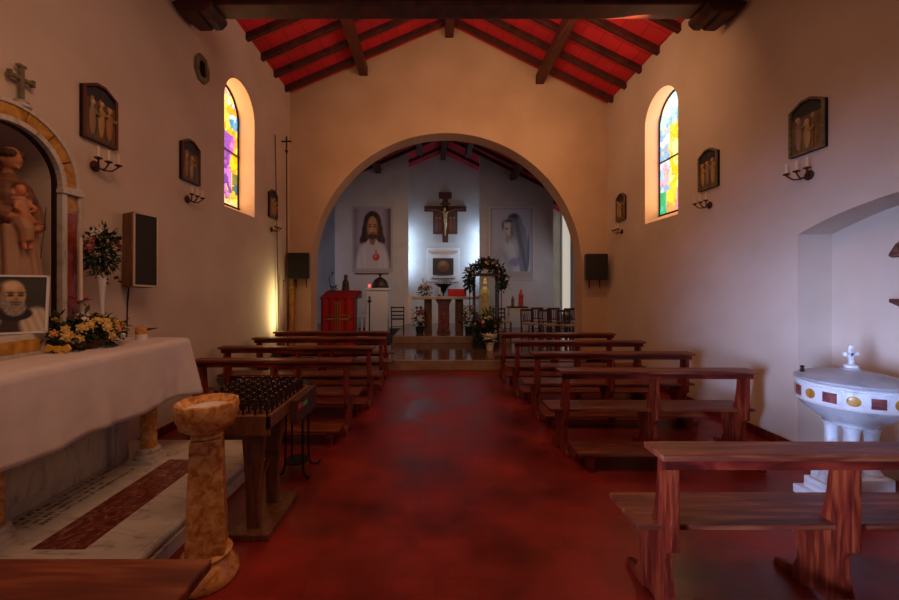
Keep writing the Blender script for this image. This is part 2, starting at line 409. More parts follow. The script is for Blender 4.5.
def purlin(x, y0, y1, label, w=.17, h=.2, name='purlin'):
    zt = roof_z(x)-.11; b = MB().box(x-w/2, x+w/2, y0, y1, zt-h, zt-.004)
    return tag(b.build(name, M['purlin'], bevel=.012), label, 'roof beam', None, 'structure')
purlin(-1.5, -2.95, YE, 'reddish purlin crossing the left slope of the nave roof')
purlin(2.2, -2.95, YE, 'reddish purlin crossing the right slope of the nave roof')
purlin(RX, -2.95, YE, 'ridge beam along the top of the nave roof', .18, .17, 'ridge_beam')
for x, l in ((-2.07, 'lowest left'), (-.55, 'upper left'), (1.2, 'upper right'), (2.84, 'lowest right')):
    purlin(x, 8.45, 13.95, 'short %s purlin of the sanctuary roof' % l, .2, .22)
purlin(RX+.03, 8.45, 15.55, 'ridge beam end over the hanging crucifix', .2, .2, 'ridge_beam')
t = thing('tie_beam', 'massive dark tie beam crossing the nave on carved corbels', 'roof beam', kind='structure')
MB().box(XL, XR, 4.45, 4.72, 4.98, 5.31).build('beam', M['beam'], t, bevel=.02)
MB().box(RX-.12, RX+.12, 4.47, 4.70, 5.31, 6.9).build('king_post', M['beam'], t, bevel=.01)
for sx, x, k in ((1, XL, 1), (-1, XR, -1)):
    pr = [(x, 4.98), (x+k*.46, 4.98), (x+k*.45, 4.93), (x+k*.39, 4.87), (x+k*.31, 4.865), (x+k*.29, 4.90), (x+k*.26, 4.865), (x+k*.12, 4.86), (x+k*.04, 4.92), (x, 4.95)]
    MB().prism(pr, 'y', 4.40, 4.76).build('corbel', M['beam'], t, bevel=.012)
for k in (-1, 1):
    xe = XL if k < 0 else XR
    MB().bar((RX+k*.1, 4.585, roof_z(RX+k*.1)-.5), (xe, 4.585, roof_z(xe)-.36), .2, .22).build('principal_rafter', M['beam'], t)

# ------------------------------------------------------------------ stained glass windows
def sg_left(u, v):
    gx, gy = u*5, v*14
    c0 = math.floor(gx+nz(u, v, 6)*1.2), math.floor(gy+nz(u, v, 6, 3)*1.5)
    r = random.Random(c0[0]*91+c0[1]*7+5)
    pal = [rgb(255, 214, 30), rgb(255, 190, 15), rgb(250, 225, 90), rgb(240, 170, 40)]
    c = r.choice(pal)
    if .30 < v < .62 and abs(u-.62-.08*math.sin(v*14)) < .17: c = r.choice([rgb(190, 90, 210), rgb(235, 130, 210), rgb(150, 80, 190)])
    if .06 < v < .34 and u < .78: c = r.choice([rgb(160, 70, 200), rgb(200, 120, 220), rgb(110, 60, 160), rgb(235, 200, 90)])
    if .08 < v < .3 and u > .80: c = r.choice([rgb(60, 110, 120), rgb(240, 190, 60), rgb(120, 130, 60)])
    if el(u, v, .88, .74, .18, .065) > .5: c = r.choice([rgb(80, 180, 225), rgb(190, 225, 245), rgb(60, 140, 200)])
    if v > .86: c = r.choice([rgb(255, 190, 200), rgb(200, 235, 225), rgb(255, 225, 120), rgb(250, 160, 190)])
    if v < .06: c = r.choice([rgb(230, 150, 60), rgb(250, 220, 140)])
    fx = (gx+nz(u, v, 6)*1.2) % 1; fy = (gy+nz(u, v, 6, 3)*1.5) % 1
    if min(fx, fy) < .10: c = mixc(c, rgb(70, 45, 20), .6)
    return c
def sg_right(u, v):
    gx, gy = u*5, v*15
    a = gx+nz(u, v, 6, 9)*1.3; b = gy+nz(u, v, 6, 12)*1.6
    r = random.Random(math.floor(a)*51+math.floor(b)*13+2)
    if u < .33: c = r.choice([rgb(150, 205, 235), rgb(240, 175, 205), rgb(215, 225, 240), rgb(120, 180, 225), rgb(235, 205, 170)])
    else: c = r.choice([rgb(255, 225, 60), rgb(250, 205, 30), rgb(245, 240, 160)])
    if v > .74: c = r.choice([rgb(170, 225, 235), rgb(220, 240, 235), rgb(120, 200, 220), rgb(235, 215, 200)])
    if v < .2 and u < .22: c = r.choice([rgb(30, 170, 110), rgb(60, 190, 150)])
    elif v < .2 and u < .5: c = r.choice([rgb(240, 160, 90), rgb(250, 215, 60)])
    elif v < .2: c = r.choice([rgb(240, 140, 180), rgb(250, 215, 60)])
    if min(a % 1, b % 1) < .10: c = mixc(c, rgb(120, 100, 60), .5)
    return c
def window(n, W, x, xi, fn, flip, label):
    t = thing('window_%d' % n, label, 'window', kind='structure')
    w = W['y1']-W['y0']; zb = W['z0']+.13; H = W['zs']+w/2-zb; r = w/2
    def mask(u, v):
        z = zb+v*H
        return z < W['zs'] or (abs(u-.5)*w)**2+(z-W['zs'])**2 < r*r
    o = picture('pane', w, H, fn, M['stained'], t, 40, 120, mask, True)
    o.location = (x, (W['y0']+W['y1'])/2, zb+H/2); o.rotation_euler = (0, 0, PI/2 if flip else -PI/2)
    k = 1 if xi > x else -1
    cy = (W['y0']+W['y1'])/2
    arc = lambda rr: [(cy+rr*math.cos(PI*j/20), W['zs']+rr*math.sin(PI*j/20)) for j in range(21)]
    b = MB(); b.strip(arc(r-.02), arc(r+.01), x-.015, x+.02)
    b.box(x-.015, x+.02, W['y0']-.0, W['y0']+.02, zb, W['zs']).box(x-.015, x+.02, W['y1']-.02, W['y1'], zb, W['zs'])
    b.box(x-.02, x+.03, W['y0'], W['y1'], zb+H*.455, zb+H*.455+.022); b.box(x-.02, x+.03, W['y0'], W['y1'], zb-.01, zb+.02)
    b.build('window_frame', M['iron'], t)
    MB().prism([(xi, W['z0']), (x-.1*k, W['z0']), (x-.1*k, zb), (x, zb)] if True else [], 'y', W['y0'], W['y1']).build('window_sill', M['plaster'], t)
    return t
window(1, WL, -3.33, XL, sg_left, True, 'arched stained glass window of yellow and purple glass')
window(2, WR, 3.87, XR, sg_right, False, 'arched stained glass window of pastel blue, pink and yellow glass')

# ------------------------------------------------------------------ pews
def make_pew(L=2.07, name='pew'):
    t = thing(name, '', 'pew', group='wooden church pews with kneelers')
    MB().box(0, L, -.17, 0, .818, .85).build('top_rail', M['wood_top'], t, bevel=.006)
    MB().box(.03, L-.03, -.145, -.122, .765, .817).build('apron', M['wood'], t, bevel=.004)
    MB().box(-.07, L+.07, -.06, .25, .42, .45).build('seat', M['wood_top'], t, bevel=.006)
    MB().box(.1, L-.1, .19, .212, .34, .419).build('seat_rail', M['wood'], t)
    pr = [(-.15, .0), (-.15, .05), (-.11, .12), (-.09, .2), (-.085, .29), (-.10, .335), (-.14, .36), (-.14, .816), (-.03, .816), (-.02, .7), (-.01, .6), (.01, .5), (.025, .456),
          (.03, .419), (.22, .419), (.215, .34), (.17, .24), (.15, .14), (.18, .07), (.29, .04), (.30, 0), (.12, 0), (.06, .03), (0, .03), (-.05, 0)]
    for x in (.085, L/2, L-.085):
        MB().prism(pr, 'x', x-.023, x+.023).build('end_panel' if x != L/2 else 'centre_panel', M['wood_post'], t, bevel=.004)
    MB().box(.07, L-.07, -.465, -.19, .155, .18).build('kneeler', M['wood_top'], t, bevel=.005)
    for x in (.20, L-.20):
        MB().prism([(-.44, 0), (-.36, 0), (-.35, .06), (-.27, .06), (-.25, 0), (-.152, 0), (-.152, .154), (-.45, .154), (-.45, .1)], 'x', x-.03, x+.03).build('kneeler_foot', M['wood'], t, bevel=.004)
    return t
pew0 = make_pew()
right = [(1.09, 1.987, 'wooden pew nearest the camera in the row beside the white font, seat worn and pale'),
         (1.21, 3.83, 'second wooden pew from the camera in the right row, kneeler jutting towards the floor gap'),
         (1.20, 4.83, 'third wooden pew from the camera in the right row'),
         (1.17, 5.85, 'fourth wooden pew from the camera in the right row'),
         (1.14, 6.83, 'frontmost wooden pew of the right row, closest to the sanctuary step')]
left = [(-2.82, 1.126, 2.16, 'nearest left pew, only its worn top rail in view before the orange stoup'),
        (-2.70, 4.37, 1.77, 'wooden pew of the left row directly behind the votive candle stand'),
        (-2.94, 5.30, 2.12, 'left pew second in front of the votive candle stand'),
        (-2.94, 6.25, 2.15, 'left pew third in front of the votive candle stand'),
        (-2.96, 7.10, 2.13, 'frontmost wooden pew of the left row, before the red draped lectern')]
first = True
for x, y, l in right:
    if first: pew0.location = (x, y, 0); pew0.scale = (1.93/2.07, 1, 1); pew0['label'] = l; first = False
    else:
        p = place(pew0, (x, y, 0), 0, l); p.scale = ({3.83: 1.91, 4.83: 2.0, 5.85: 1.99, 6.83: 2.04}[y]/2.07, 1, 1)
for x, y, L, l in left:
    p = place(pew0, (x, y, 0), 0, l); p.scale = (L/2.07, 1, 1)

# ------------------------------------------------------------------ stations of the cross and sconces
def house(w, h, rise): return [(-w/2, 0), (w/2, 0), (w/2, h), (w/8, h+rise), (-w/8, h+rise), (-w/2, h)]
def station_fn(seed):
    def f(u, v):
        r = random.Random(seed); n = r.choice((2, 3))
        c = mixc(rgb(78, 60, 38), rgb(128, 98, 54), .5+.5*nz(u, v, 5, seed)); 
        if v > .74: c = rgb(38, 40, 46)
        for k in range(n):
            cx = (k+.6)/(n+.2)+r.uniform(-.05, .05); top = r.uniform(.6, .78); sh = r.choice([rgb(150, 120, 60), rgb(110, 90, 80), rgb(150, 95, 50), rgb(90, 100, 110)])
            body = el(u, v, cx+.05*math.sin(v*6+k), top*.42, .12, top*.5)
            c = mixc(c, mixc(sh, rgb(60, 40, 20), .5+.5*math.sin(u*60+k)), body)
            c = mixc(c, rgb(170, 135, 100), el(u, v, cx, top, .055, .055))
        if seed % 2: c = mixc(c, rgb(70, 45, 22), max(1-sm(.02, .04, abs(u-.5-.2*(v-.5))), .0)*.9 if v > .3 else 0)
        return c
    return f
def make_station(y, side, seed, label):
    x = XL if side < 0 else XR
    t = thing('station_plaque', label, 'wall plaque', (x, y, 2.955), 0 if side < 0 else PI, 'stations of the cross on the side walls')
    MB().prism(house(.35, .45, .075), 'x', .004, .03).build('backing', M['iron'], t)
    inner = house(.30, .425, .055); outer = house(.35, .45, .075)
    inner = [(a, b+.02) for a, b in inner]
    b = MB(); n = len(outer)
    for i in range(n): b.prism([inner[i], inner[(i+1) % n], outer[(i+1) % n], outer[i]], 'x', .03, .048)
    b.build('frame', M['chair_wood'] if side < 0 else M['old_gilt'], t, bevel=.003)
    def mask(u, v):
        return v < .86 or abs(u-.5) < .5-.33*(v-.86)/.14
    p = picture('painted_panel', .305, .46, station_fn(seed), M['paint'], t, 30, 42, mask); p.location = (.034, 0, .25); p.rotation_euler = (0, 0, PI/2)
    for k in range(random.Random(seed).choice((2, 3))):
        pass
    # figures stand out of the panel in low relief
    rl = random.Random(seed); prims = []
    for k in range(2 if seed % 2 == 0 else 3):
        cy = -.085+.09*k+rl.uniform(-.01, .01); tp = rl.uniform(.27, .33); col = rl.choice([rgb(176, 140, 82), rgb(150, 118, 90), rgb(166, 116, 64)])
        prims.append((lambda m, cy=cy, tp=tp: m.ball((.034, cy, tp*.5+.03), (.016, .034, tp*.46)), col))
        prims.append((lambda m, cy=cy, tp=tp: m.ball((.040, cy, tp+.03), (.017, .022, .026)), rgb(196, 160, 120)))
        prims.append((lambda m, cy=cy, tp=tp: m.tube([(.045, cy, tp-.03), (.05, cy+.05, tp-.07), (.045, cy+.07, tp-.03)], .010), col))
    sculpt('relief_figures', prims, t, .007, 1)
    # sconce below: a thing of its own
    s = thing('candle_sconce', label.replace('plaque', 'iron candle sconce').replace('dark gabled station of the cross', 'rusty three armed'), 'sconce', (x, y+(-.03 if side < 0 else .0), 2.74), 0 if side < 0 else PI, 'iron candle sconces under the stations')
    MB().lathe([(.0, 0), (.045, .0), (.05, .01), (.03, .02), (0, .025)], n=12).build('back_plate', M['rust'], s).rotation_euler = (0, PI/2, 0)
    for k in (-1, 0, 1):
        pts = [(.02, 0, 0), (.06, k*.03, -.03), (.10, k*.07, -.025), (.13, k*.105, .02)]
        am = MB().tube(pts, .007, 6).build('arm', M['rust'], s)
        MB().lathe([(.004, .0), (.03, .015), (.03, .022), (.008, .024), (.008, .04)], (.13, k*.105, .02), 10).build('candle_cup', M['rust'], am)
        MB().tube([(.13, k*.105, .05), (.13, k*.105, .14)], .0105, 8).build('candle', M['wax'], am)
    return t
def st_label(w): return 'dark gabled station of the cross plaque, %s' % w
for y, side, seed, w in ((3.43, -1, 11, 'left wall, nearest, above the flower vase'), (4.70, -1, 4, 'left wall, between camera and the yellow window'),
                         (7.10, -1, 7, 'left wall, beside the tall processional cross'), (3.67, 1, 6, 'right wall, nearest, before the font alcove'),
                         (5.00, 1, 9, 'right wall, just before the pastel window'), (7.35, 1, 8, 'right wall, beyond the pastel window')):
    make_station(y, side, seed, st_label(w))

# ------------------------------------------------------------------ vent on the left wall
t = thing('wall_vent', 'small weathered stone vent with dark grate high on the wall', 'vent', (XL, 4.95, 4.5))
o8 = [(.17*math.cos(PI/4*k+.3)*.9, .19*math.sin(PI/4*k+.3)) for k in range(8)]; i8 = [(a*.55, b*.6) for a, b in o8]
b = MB()
for i in range(8): b.prism([i8[i], i8[(i+1) % 8], o8[(i+1) % 8], o8[i]], 'x', .002, .035)
b.build('surround', M['stone'], t, bevel=.006)
b = MB().prism(i8, 'x', .001, .008)
for k in (-1, 0, 1): b.box(.01, .022, k*.045-.006, k*.045+.006, -.1, .1)
b.build('grate', M['iron'], t)

# ------------------------------------------------------------------ side altar with niche frame
t = thing('side_altar', 'marble side altar against the left wall on a marble step, under a white cloth', 'altar', (0, 0, 0))
b = MB()
# step with rounded nosing
b.box(XL+.001, -1.66, 1.5, 3.75, 0, .15); b.tube([(-1.665, 1.5, .125), (-1.665, 3.75, .125)], .03, 12); b.box(-1.66, -1.625, 1.5, 3.74, 0, .09)
b.build('step', M['marble'], t, True)
MB().box(-2.32, -2.01, 2.18, 3.32, .15, .153).build('red_marble_inlay', M['red_marble'], t)['label'] = 'dark red veined marble strip let into the step'
b = MB(); rr = random.Random(3)
for row, x in enumerate((-2.68, -2.62, -2.56, -2.50)):
    y = 2.35+.06*(row % 2); end = 3.15-.12*(row % 3)
    while y < end:
        w = rr.uniform(.010, .022)
        b.box(x-.016, x+.016, y, y+.004, .15, .1512)
        if rr.random() < .6: b.box(x-.016+rr.choice((0, .014, .028)), x-.012+rr.choice((0, .014, .026)), y, y+w, .15, .1512)
        if rr.random() < .5: b.box(x-.016, x+.016, y+w*.7, y+w*.7+.004, .15, .1512)
        y += w+(.025 if rr.random() < .2 else .008)
b.build('inscription', M['charcoal'], t)['label'] = 'worn engraved lettering in four rows'
MB().box(XL+.001, -2.30, 1.55, 3.46, 1.11, 1.178).build('altar_slab', M['marble'], t, bevel=.01)
b = MB().box(-3.0, -2.74, 1.6, 3.18, .15, 1.11); b.box(-2.745, -2.725, 1.7, 3.0, .24, .70); b.build('front_panel', M['marble'], t, bevel=.006)
MB().box(-2.742, -2.722, 1.65, 3.12, .72, .84).build('yellow_marble_band', M['yellow_marble'], t)
MB().box(-3.0, -2.70, 3.18, 3.34, .15, 1.11).box(-2.72, -2.67, 3.20, 3.32, .15, .9).build('pilaster', M['marble'], t, bevel=.008)
for y in (3.36-.04, 2.2):
    c = (-2.50 if y > 3 else -2.58, y, .15)
    cb = MB(); cb.box(c[0]-.115, c[0]+.115, y-.115, y+.115, .15, .185)
    cb.lathe([(.10, .035), (.105, .05), (.10, .065), (.082, .07), (.078, .08), (.09, .09), (.085, .11), (.07, .115)], c, 24)
    MB().lathe([(.062, .115), (.060, .5), (.056, .86)], c, 24).build('column', M['siena'], t, True)
    cb.build('column_base', M['marble'], t, True)
    MB().lathe([(.056, .86), (.075, .88), (.06, .89), (.09, .93), (.10, .96)], c, 24).build('capital', M['marble'], t, True)
MB().box(XL+.001, -2.72, 1.56, 2.66, 1.19, 1.34).build('gradine', M['marble'], t, bevel=.006)
MB().box(-2.722, -2.715, 1.6, 2.62, 1.225, 1.305).build('gradine_inlay', M['yellow_marble'], t)

# niche frame: architectural surround on the wall
f = thing('niche_surround', 'arched marble surround of the saint niche, yellow arch over red side strips', 'niche frame', (0, 0, 0))
def arcp(r, n=28): return [(NY+r*math.cos(PI*k/n), NS+r*math.sin(PI*k/n)) for k in range(n+1)]
X0, X1 = XL+.001, XL+.07
MB().strip(arcp(.345), arcp(.385), X1-.03, X1+.015).build('inner_moulding', M['marble'], f, bevel=.004)
MB().strip(arcp(.337), arcp(.385), X0, X1-.031).build('dark_rim', M['chair_dark'], f)
for k in range(7):
    a0, a1 = PI*k/7+.012, PI*(k+1)/7-.012
    P = lambda r: [(NY+r*math.cos(a0+(a1-a0)*j/6), NS+r*math.sin(a0+(a1-a0)*j/6)) for j in range(7)]
    MB().strip(P(.385), P(.475), X0, X1).build('yellow_voussoir', M['yellow_marble'], f)
MB().strip(arcp(.475), arcp(.505), X0, X1+.012).build('outer_moulding', M['marble'], f, bevel=.004)
for s in (-1, 1):
    yy = sorted((NY+s*.345, NY+s*.385)); MB().box(X1-.03, X1+.015, *yy, 1.191, NS-.065).build('jamb', M['marble'], f)
    yy = sorted((NY+s*.337, NY+s*.385)); MB().box(X0, X1-.031, *yy, 1.191, NS).build('dark_rim', M['chair_dark'], f)
    yy = sorted((NY+s*.485, NY+s*.505)); MB().box(X0, X1+.012, *yy, 1.191, NS-.065).build('jamb_edge', M['marble'], f)
    yy = sorted((NY+s*.388, NY+s*.482)); MB().box(X0, X1, *yy, NS-.19, NS-.07).build('yellow_block', M['yellow_marble'], f)
    MB().box(X0, X1, *yy, 1.36, NS-.205).build('red_strip', M['red_strip'], f)
    MB().box(X0, X1-.006, yy[0]-.003, yy[1]+.003, 1.191, NS-.07).build('strip_backing', M['marble'], f)
    yy = sorted((NY+s*.335, NY+s*.525)); MB().box(X1-.03, X1+.035, *yy, NS-.065, NS-.03).box(X1-.03, X1+.02, yy[0]+.008, yy[1]-.008, NS-.03, NS-.001).build('impost', M['marble'], f, bevel=.006)
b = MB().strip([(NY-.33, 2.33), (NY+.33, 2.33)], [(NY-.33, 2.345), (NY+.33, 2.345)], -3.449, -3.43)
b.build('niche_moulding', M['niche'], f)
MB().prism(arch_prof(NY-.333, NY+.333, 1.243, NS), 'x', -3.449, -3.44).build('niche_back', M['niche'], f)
t = thing('stone_cross', 'small grey stone cross on top of the niche arch', 'cross', (XL+.04, NY+.085, NS+.498))
MB().lathe([(.055, -.005), (.06, .01), (.035, .025), (.045, .04), (.022, .05)], n=16).build('foot', M['marble'], t, True)
b = MB().box(-.014, .014, -.013, .013, .045, .30).box(-.0139, .0139, -.072, .072, .190, .215)
b.box(-.018, .018, -.026, .026, .285, .305).box(-.018, .018, -.085, -.07, .178, .232).box(-.018, .018, .07, .085, .178, .232)
b.build('cross_arms', M['stone'], t, bevel=.003)

# white altar cloth
def cloth():
    bm = bmesh.new(); N = 130; y0, y1 = 1.53, 3.50; rows = []
    for i in range(N+1):
        y = y0+(y1-y0)*i/N; row = []
        for j, (x, z) in enumerate([(XL+.02, 1.192), (-2.8, 1.192), (-2.55, 1.192), (-2.33, 1.192), (-2.285, 1.188), (-2.262, 1.168)]):
            if x < -2.7 and y < 2.69: x = -2.712+.004*j
            row.append(bm.verts.new((x, y, z)))
        for j in range(1, 15):
            q = j/14; am = .013*q**1.3
            dx = am*(math.sin(y*15+math.sin(y*5)*1.5)+.4*math.sin(y*37))+.02*q
            fl = sm(3.3, 3.5, y)*.10*q
            dz = .010*math.sin(y*9+1)*q
            row.append(bm.verts.new((-2.262+dx+fl, y+.03*fl, 1.168-q*.475-dz)))
        rows.append(row)
    for a, b in zip(rows, rows[1:]):
        for j in range(len(a)-1): bm.faces.new((a[j], a[j+1], b[j+1], b[j]))
    # end drape at the far end, hanging from the slab end
    last = rows[-1]; prev = last
    xs = [v.co.x for v in last]
    prev = last[:6]
    for k in range(1, 13):
        q = k/12; cur = []
        for j, v in enumerate(last[:6]):
            w = .012*q*math.sin(v.co.x*30+j); cur.append(bm.verts.new((v.co.x+(.05*q if j == 5 else 0), 3.505+.02*q+w, v.co.z-q*.30)))
        for j in range(5): bm.faces.new((prev[j], prev[j+1], cur[j+1], cur[j]))
        bm.faces.new((last[5], last[6], cur[5]) if k == 1 else (prev[5], last[4+k], last[5+k], cur[5]))
        prev = cur
    bmesh.ops.recalc_face_normals(bm, faces=bm.faces)
    me = bpy.data.meshes.new('altar_cloth'); bm.to_mesh(me); bm.free()
    for p in me.polygons: p.use_smooth = True
    me.materials.append(M['cloth']); o = bpy.data.objects.new('altar_cloth', me); C.objects.link(o)
    s = o.modifiers.new('s', 'SOLIDIFY'); s.thickness = .004; s.offset = 1
    return o
tag(cloth(), 'long white cloth draped over the side altar, hem falling in soft folds', 'tablecloth')

# saint statue with child
def saint():
    t = thing('saint_statue', 'brown robed friar statue holding a child in the arched niche', 'statue', (-3.035, 2.70, 1.243), -.12)
    mantle_c = rgb(166, 128, 98)
    br, hair, skin, robe2 = rgb(122, 78, 50), rgb(70, 38, 20), rgb(176, 112, 72), rgb(165, 120, 88)
    def fold(r, z, a): return r*(1+.07*math.sin(a*9+z*3)*(1-z/1.3)+.03*math.sin(a*17))
    P = []
    P.append((lambda m: m.lathe([(.16, .05), (.19, .06), (.185, .3), (.165, .6), (.14, .85), (.15, 1.0), (.15, 1.08), (.10, 1.16), (.055, 1.19)], n=48, fn=fold), br))
    P.append((lambda m: m.lathe([(.155, 0), (.155, .05)], n=24), rgb(90, 70, 55)))
    P.append((lambda m: m.lathe([(.15, .98), (.165, 1.05), (.14, 1.13), (.08, 1.18), (.06, 1.21)], n=32, fn=lambda r, z, a: r*(1+.04*math.sin(a*6))), rgb(105, 66, 42)))
    P.append((lambda m: m.tube([(0, 0, 1.16), (.015, 0, 1.26)], [.045, .042]), skin))
    P.append((lambda m: m.ball((.025, 0, 1.32), (.072, .06, .088), 20, 14), skin))
    P.append((lambda m: m.ball((.092, .0, 1.305), (.016, .012, .022)), skin))                 # nose
    P.append((lambda m: m.ball((.075, .0, 1.262), (.022, .022, .018)), skin))               # chin
    P.append((lambda m: m.ball((.02, .062, 1.31), (.014, .01, .022)), skin)); P.append((lambda m: m.ball((.02, -.062, 1.31), (.014, .01, .022)), skin))
    for a in range(14):
        th = .55+a*(2*PI-1.1)/13
        P.append((lambda m, th=th: m.ball((.01+.072*math.cos(th), .066*math.sin(th), 1.355), (.026, .026, .030)), hair))
    P.append((lambda m: m.ball((.005, 0, 1.35), (.074, .068, .06), 16, 10), hair))
    # arms in wide sleeves
    P.append((lambda m: m.tube([(0, -.13, 1.09), (.05, -.15, .95), (.13, -.10, .90)], [.055, .058, .05]), br))
    P.append((lambda m: m.tube([(.13, -.10, .90), (.19, -.03, .90)], [.028, .024]), skin))
    P.append((lambda m: m.tube([(0, .13, 1.09), (.06, .15, .93), (.14, .10, .84)], [.055, .058, .05]), br))
    P.append((lambda m: m.tube([(.14, .10, .84), (.19, .03, .82)], [.028, .024]), skin))
    for k in range(4):
        P.append((lambda m, k=k: m.tube([(.185, -.04+.012*k, .915-.014*k), (.205, -.01+.012*k, .91-.014*k), (.197, .015+.008*k, .905-.014*k)], [.008, .008, .006]), skin))
    # pale mantle falling in front from the arms
    for k in range(6):
        P.append((lambda m, k=k: m.tube([(.11+.015*math.sin(k), -.10+.04*k, .84), (.135+.012*math.sin(k*2), -.11+.044*k, .5), (.145+.010*math.sin(k*3), -.12+.048*k, .12)], [.03, .026, .022]), mantle_c))
    # child seated on the arm
    sk2 = rgb(190, 120, 78)
    A = lambda x, y, z: (.12+(x-.12)*.8, (y+.02)*.8-.035, .86+(z-.86)*.8)
    def kid(fn_pts, r, col): P.append((lambda m: m.tube([A(*p) for p in fn_pts], [q*.8 for q in r]), col))
    kid([(.15, -.02, .84), (.16, -.02, .92), (.155, -.02, 1.0), (.15, -.02, 1.07)], [.075, .07, .06, .045], robe2)
    kid([(.15, -.02, 1.06), (.15, -.02, 1.1)], [.024, .022], sk2)
    P.append((lambda m: m.ball(A(.152, -.025, 1.145), (.038, .035, .042), 16, 10), sk2))
    P.append((lambda m: m.ball(A(.138, -.02, 1.168), (.039, .039, .037), 16, 10), rgb(96, 50, 26)))
    kid([(.17, .03, 1.04), (.2, .07, 1.0), (.19, .06, .96)], [.024, .02, .016], sk2)
    kid([(.17, -.07, 1.04), (.20, -.10, .98), (.21, -.06, .95)], [.024, .02, .016], sk2)
    kid([(.17, -.02, .86), (.21, -.02, .80), (.215, -.02, .70)], [.07, .062, .05], robe2)
    for q in (-.045, .01): kid([(.21, q, .72), (.22, q, .64), (.25, q, .63)], [.02, .018, .014], sk2)
    def det(co, c):
        col = c
        if .07 < co.z < .84 and abs(co.y) < .2 and col in (br, mantle_c): return mantle_c if co.x > .0 else br
        return c
    sculpt('figure', P, t, .009, 2, det)
    t.scale = (1, .84, 1)
    # lily stem held at the side
    MB().tube([(.2, .06, .62), (.19, .1, .85), (.17, .13, 1.0)], .003, 6).build('lily_stem', M['leaf'], t)
    return t
saint()

# framed portrait of a bearded friar
def friar_fn(u, v):
    c = mixc(rgb(44, 44, 30), rgb(66, 62, 42), .5+.5*nz(u, v, 3))
    c = mixc(c, rgb(62, 40, 30), el(u, v, .50, .0, .62, .40, .08))            # dark habit
    c = mixc(c, rgb(214, 196, 166), el(u, v, .86, .16, .24, .27, .2))       # pale sleeves
    c = mixc(c, rgb(196, 172, 140), el(u, v, .12, .24, .22, .20, .2))
    c = mixc(c, rgb(110, 84, 62), (.5+.5*math.sin(u*50+v*20))*.35*el(u, v, .86, .16, .24, .27, .2))
    c = mixc(c, rgb(34, 22, 18), el(u, v, .52, .33, .28, .13, .1))             # hood
    c = mixc(c, rgb(150, 112, 82), el(u, v, .31, .62, .045, .09, .2))          # ear
    c = mixc(c, rgb(196, 156, 116), el(u, v, .50, .66, .185, .27, .08))       # head
    c = mixc(c, rgb(226, 196, 156), el(u, v, .46, .84, .12, .08, .6))
    c = mixc(c, rgb(128, 88, 62), el(u, v, .34, .62, .035, .18, .6)*.7)
    b = max(el(u, v, .53, .44, .165, .15, .15), el(u, v, .37, .55, .05, .13, .3))
    c = mixc(c, mixc(rgb(186, 168, 150), rgb(96, 80, 68), .5+.5*nz(u, v, 26)), b)
    for ex in (.46, .61):
        c = mixc(c, rgb(54, 34, 24), el(u, v, ex, .665, .05, .026, .4)); c = mixc(c, rgb(70, 50, 38), el(u, v, ex, .715, .065, .018, .4))
    c = mixc(c, rgb(150, 106, 76), el(u, v, .545, .60, .035, .04, .6)*.8)
    c = mixc(c, rgb(94, 74, 62), el(u, v, .54, .535, .09, .018, .4)); c = mixc(c, rgb(96, 44, 38), el(u, v, .54, .498, .055, .013, .3))
    return c
t = thing('framed_portrait', 'white framed portrait photograph of a bearded friar leaning on the altar', 'picture frame', (-2.81, 2.52, 1.342), .60)
tilt = Matrix.Rotation(-.16, 4, 'X')
W_, H_ = .345, .40
fr = MB()
for x0, x1, z0, z1 in ((-W_/2, W_/2, 0, .014), (-W_/2, W_/2, H_-.014, H_), (-W_/2, -W_/2+.014, 0, H_), (W_/2-.014, W_/2, 0, H_)):
    fr.box(x0, x1, -.012, .006, z0, z1)
fr = fr.build('frame', M['vwhite'], t); fr.rotation_euler = (-.16, 0, 0)
bk = MB().box(-W_/2+.004, W_/2-.004, .0, .008, .004, H_-.004).build('backing', M['iron'], t); bk.rotation_euler = (-.16, 0, 0)
p = picture('portrait_print', W_-.026, H_-.026, friar_fn, M['print'], t, 64, 64)
p.rotation_euler = (-.16, 0, 0); p.location = tilt @ Vector((0, -.003, H_/2))
MB().bar((0, .058, .25), (0, .15, .0), .03, .005, (1, 0, 0)).build('easel_leg', M['iron'], t)

# ------------------------------------------------------------------ flowers
def rose_mesh(size, m, name):
    b = MB(); b.ball((0, 0, 0), (size*.45, size*.45, size*.42), 8, 6)
    for ring, (n, r, tl, ln) in enumerate(((5, .25, .35, .62), (6, .38, .95, .72))):
        for k in range(n):
            a = 2*PI*k/n+ring*.5; d = Vector((math.cos(a)*math.sin(tl+.3), math.sin(a)*math.sin(tl+.3), math.cos(tl+.3)))
            b.leaf(Vector((math.cos(a), math.sin(a), 0))*size*r*.6+Vector((0, 0, -.1*size)), d, (0, 0, 1), size*ln, size*.62)
    o = b.build(name, M[m], None, True); me = o.data; bpy.data.objects.remove(o); return me
ROSE = {}
def bloom(parent, loc, size, m, name, rg, out=None):
    if (m, name) not in ROSE: ROSE[m, name] = rose_mesh(1.0, m, name)
    o = bpy.data.objects.new(name, ROSE[m, name]); C.objects.link(o); o.parent = parent; o.location = loc; o.scale = (size,)*3
    if out is not None: o.rotation_euler = Vector(out).to_track_quat('Z', 'Y').to_euler()
    return o
def on_ellipsoid(rg, c, r, zmin=-.2, ymax=None):
    while True:
        v = Vector((rg.gauss(0, 1), rg.gauss(0, 1), rg.gauss(0, 1))).normalized()
        if v.z > zmin and (ymax is None or v.y < ymax): return Vector((c[0]+v.x*r[0], c[1]+v.y*r[1], c[2]+v.z*r[2])), v
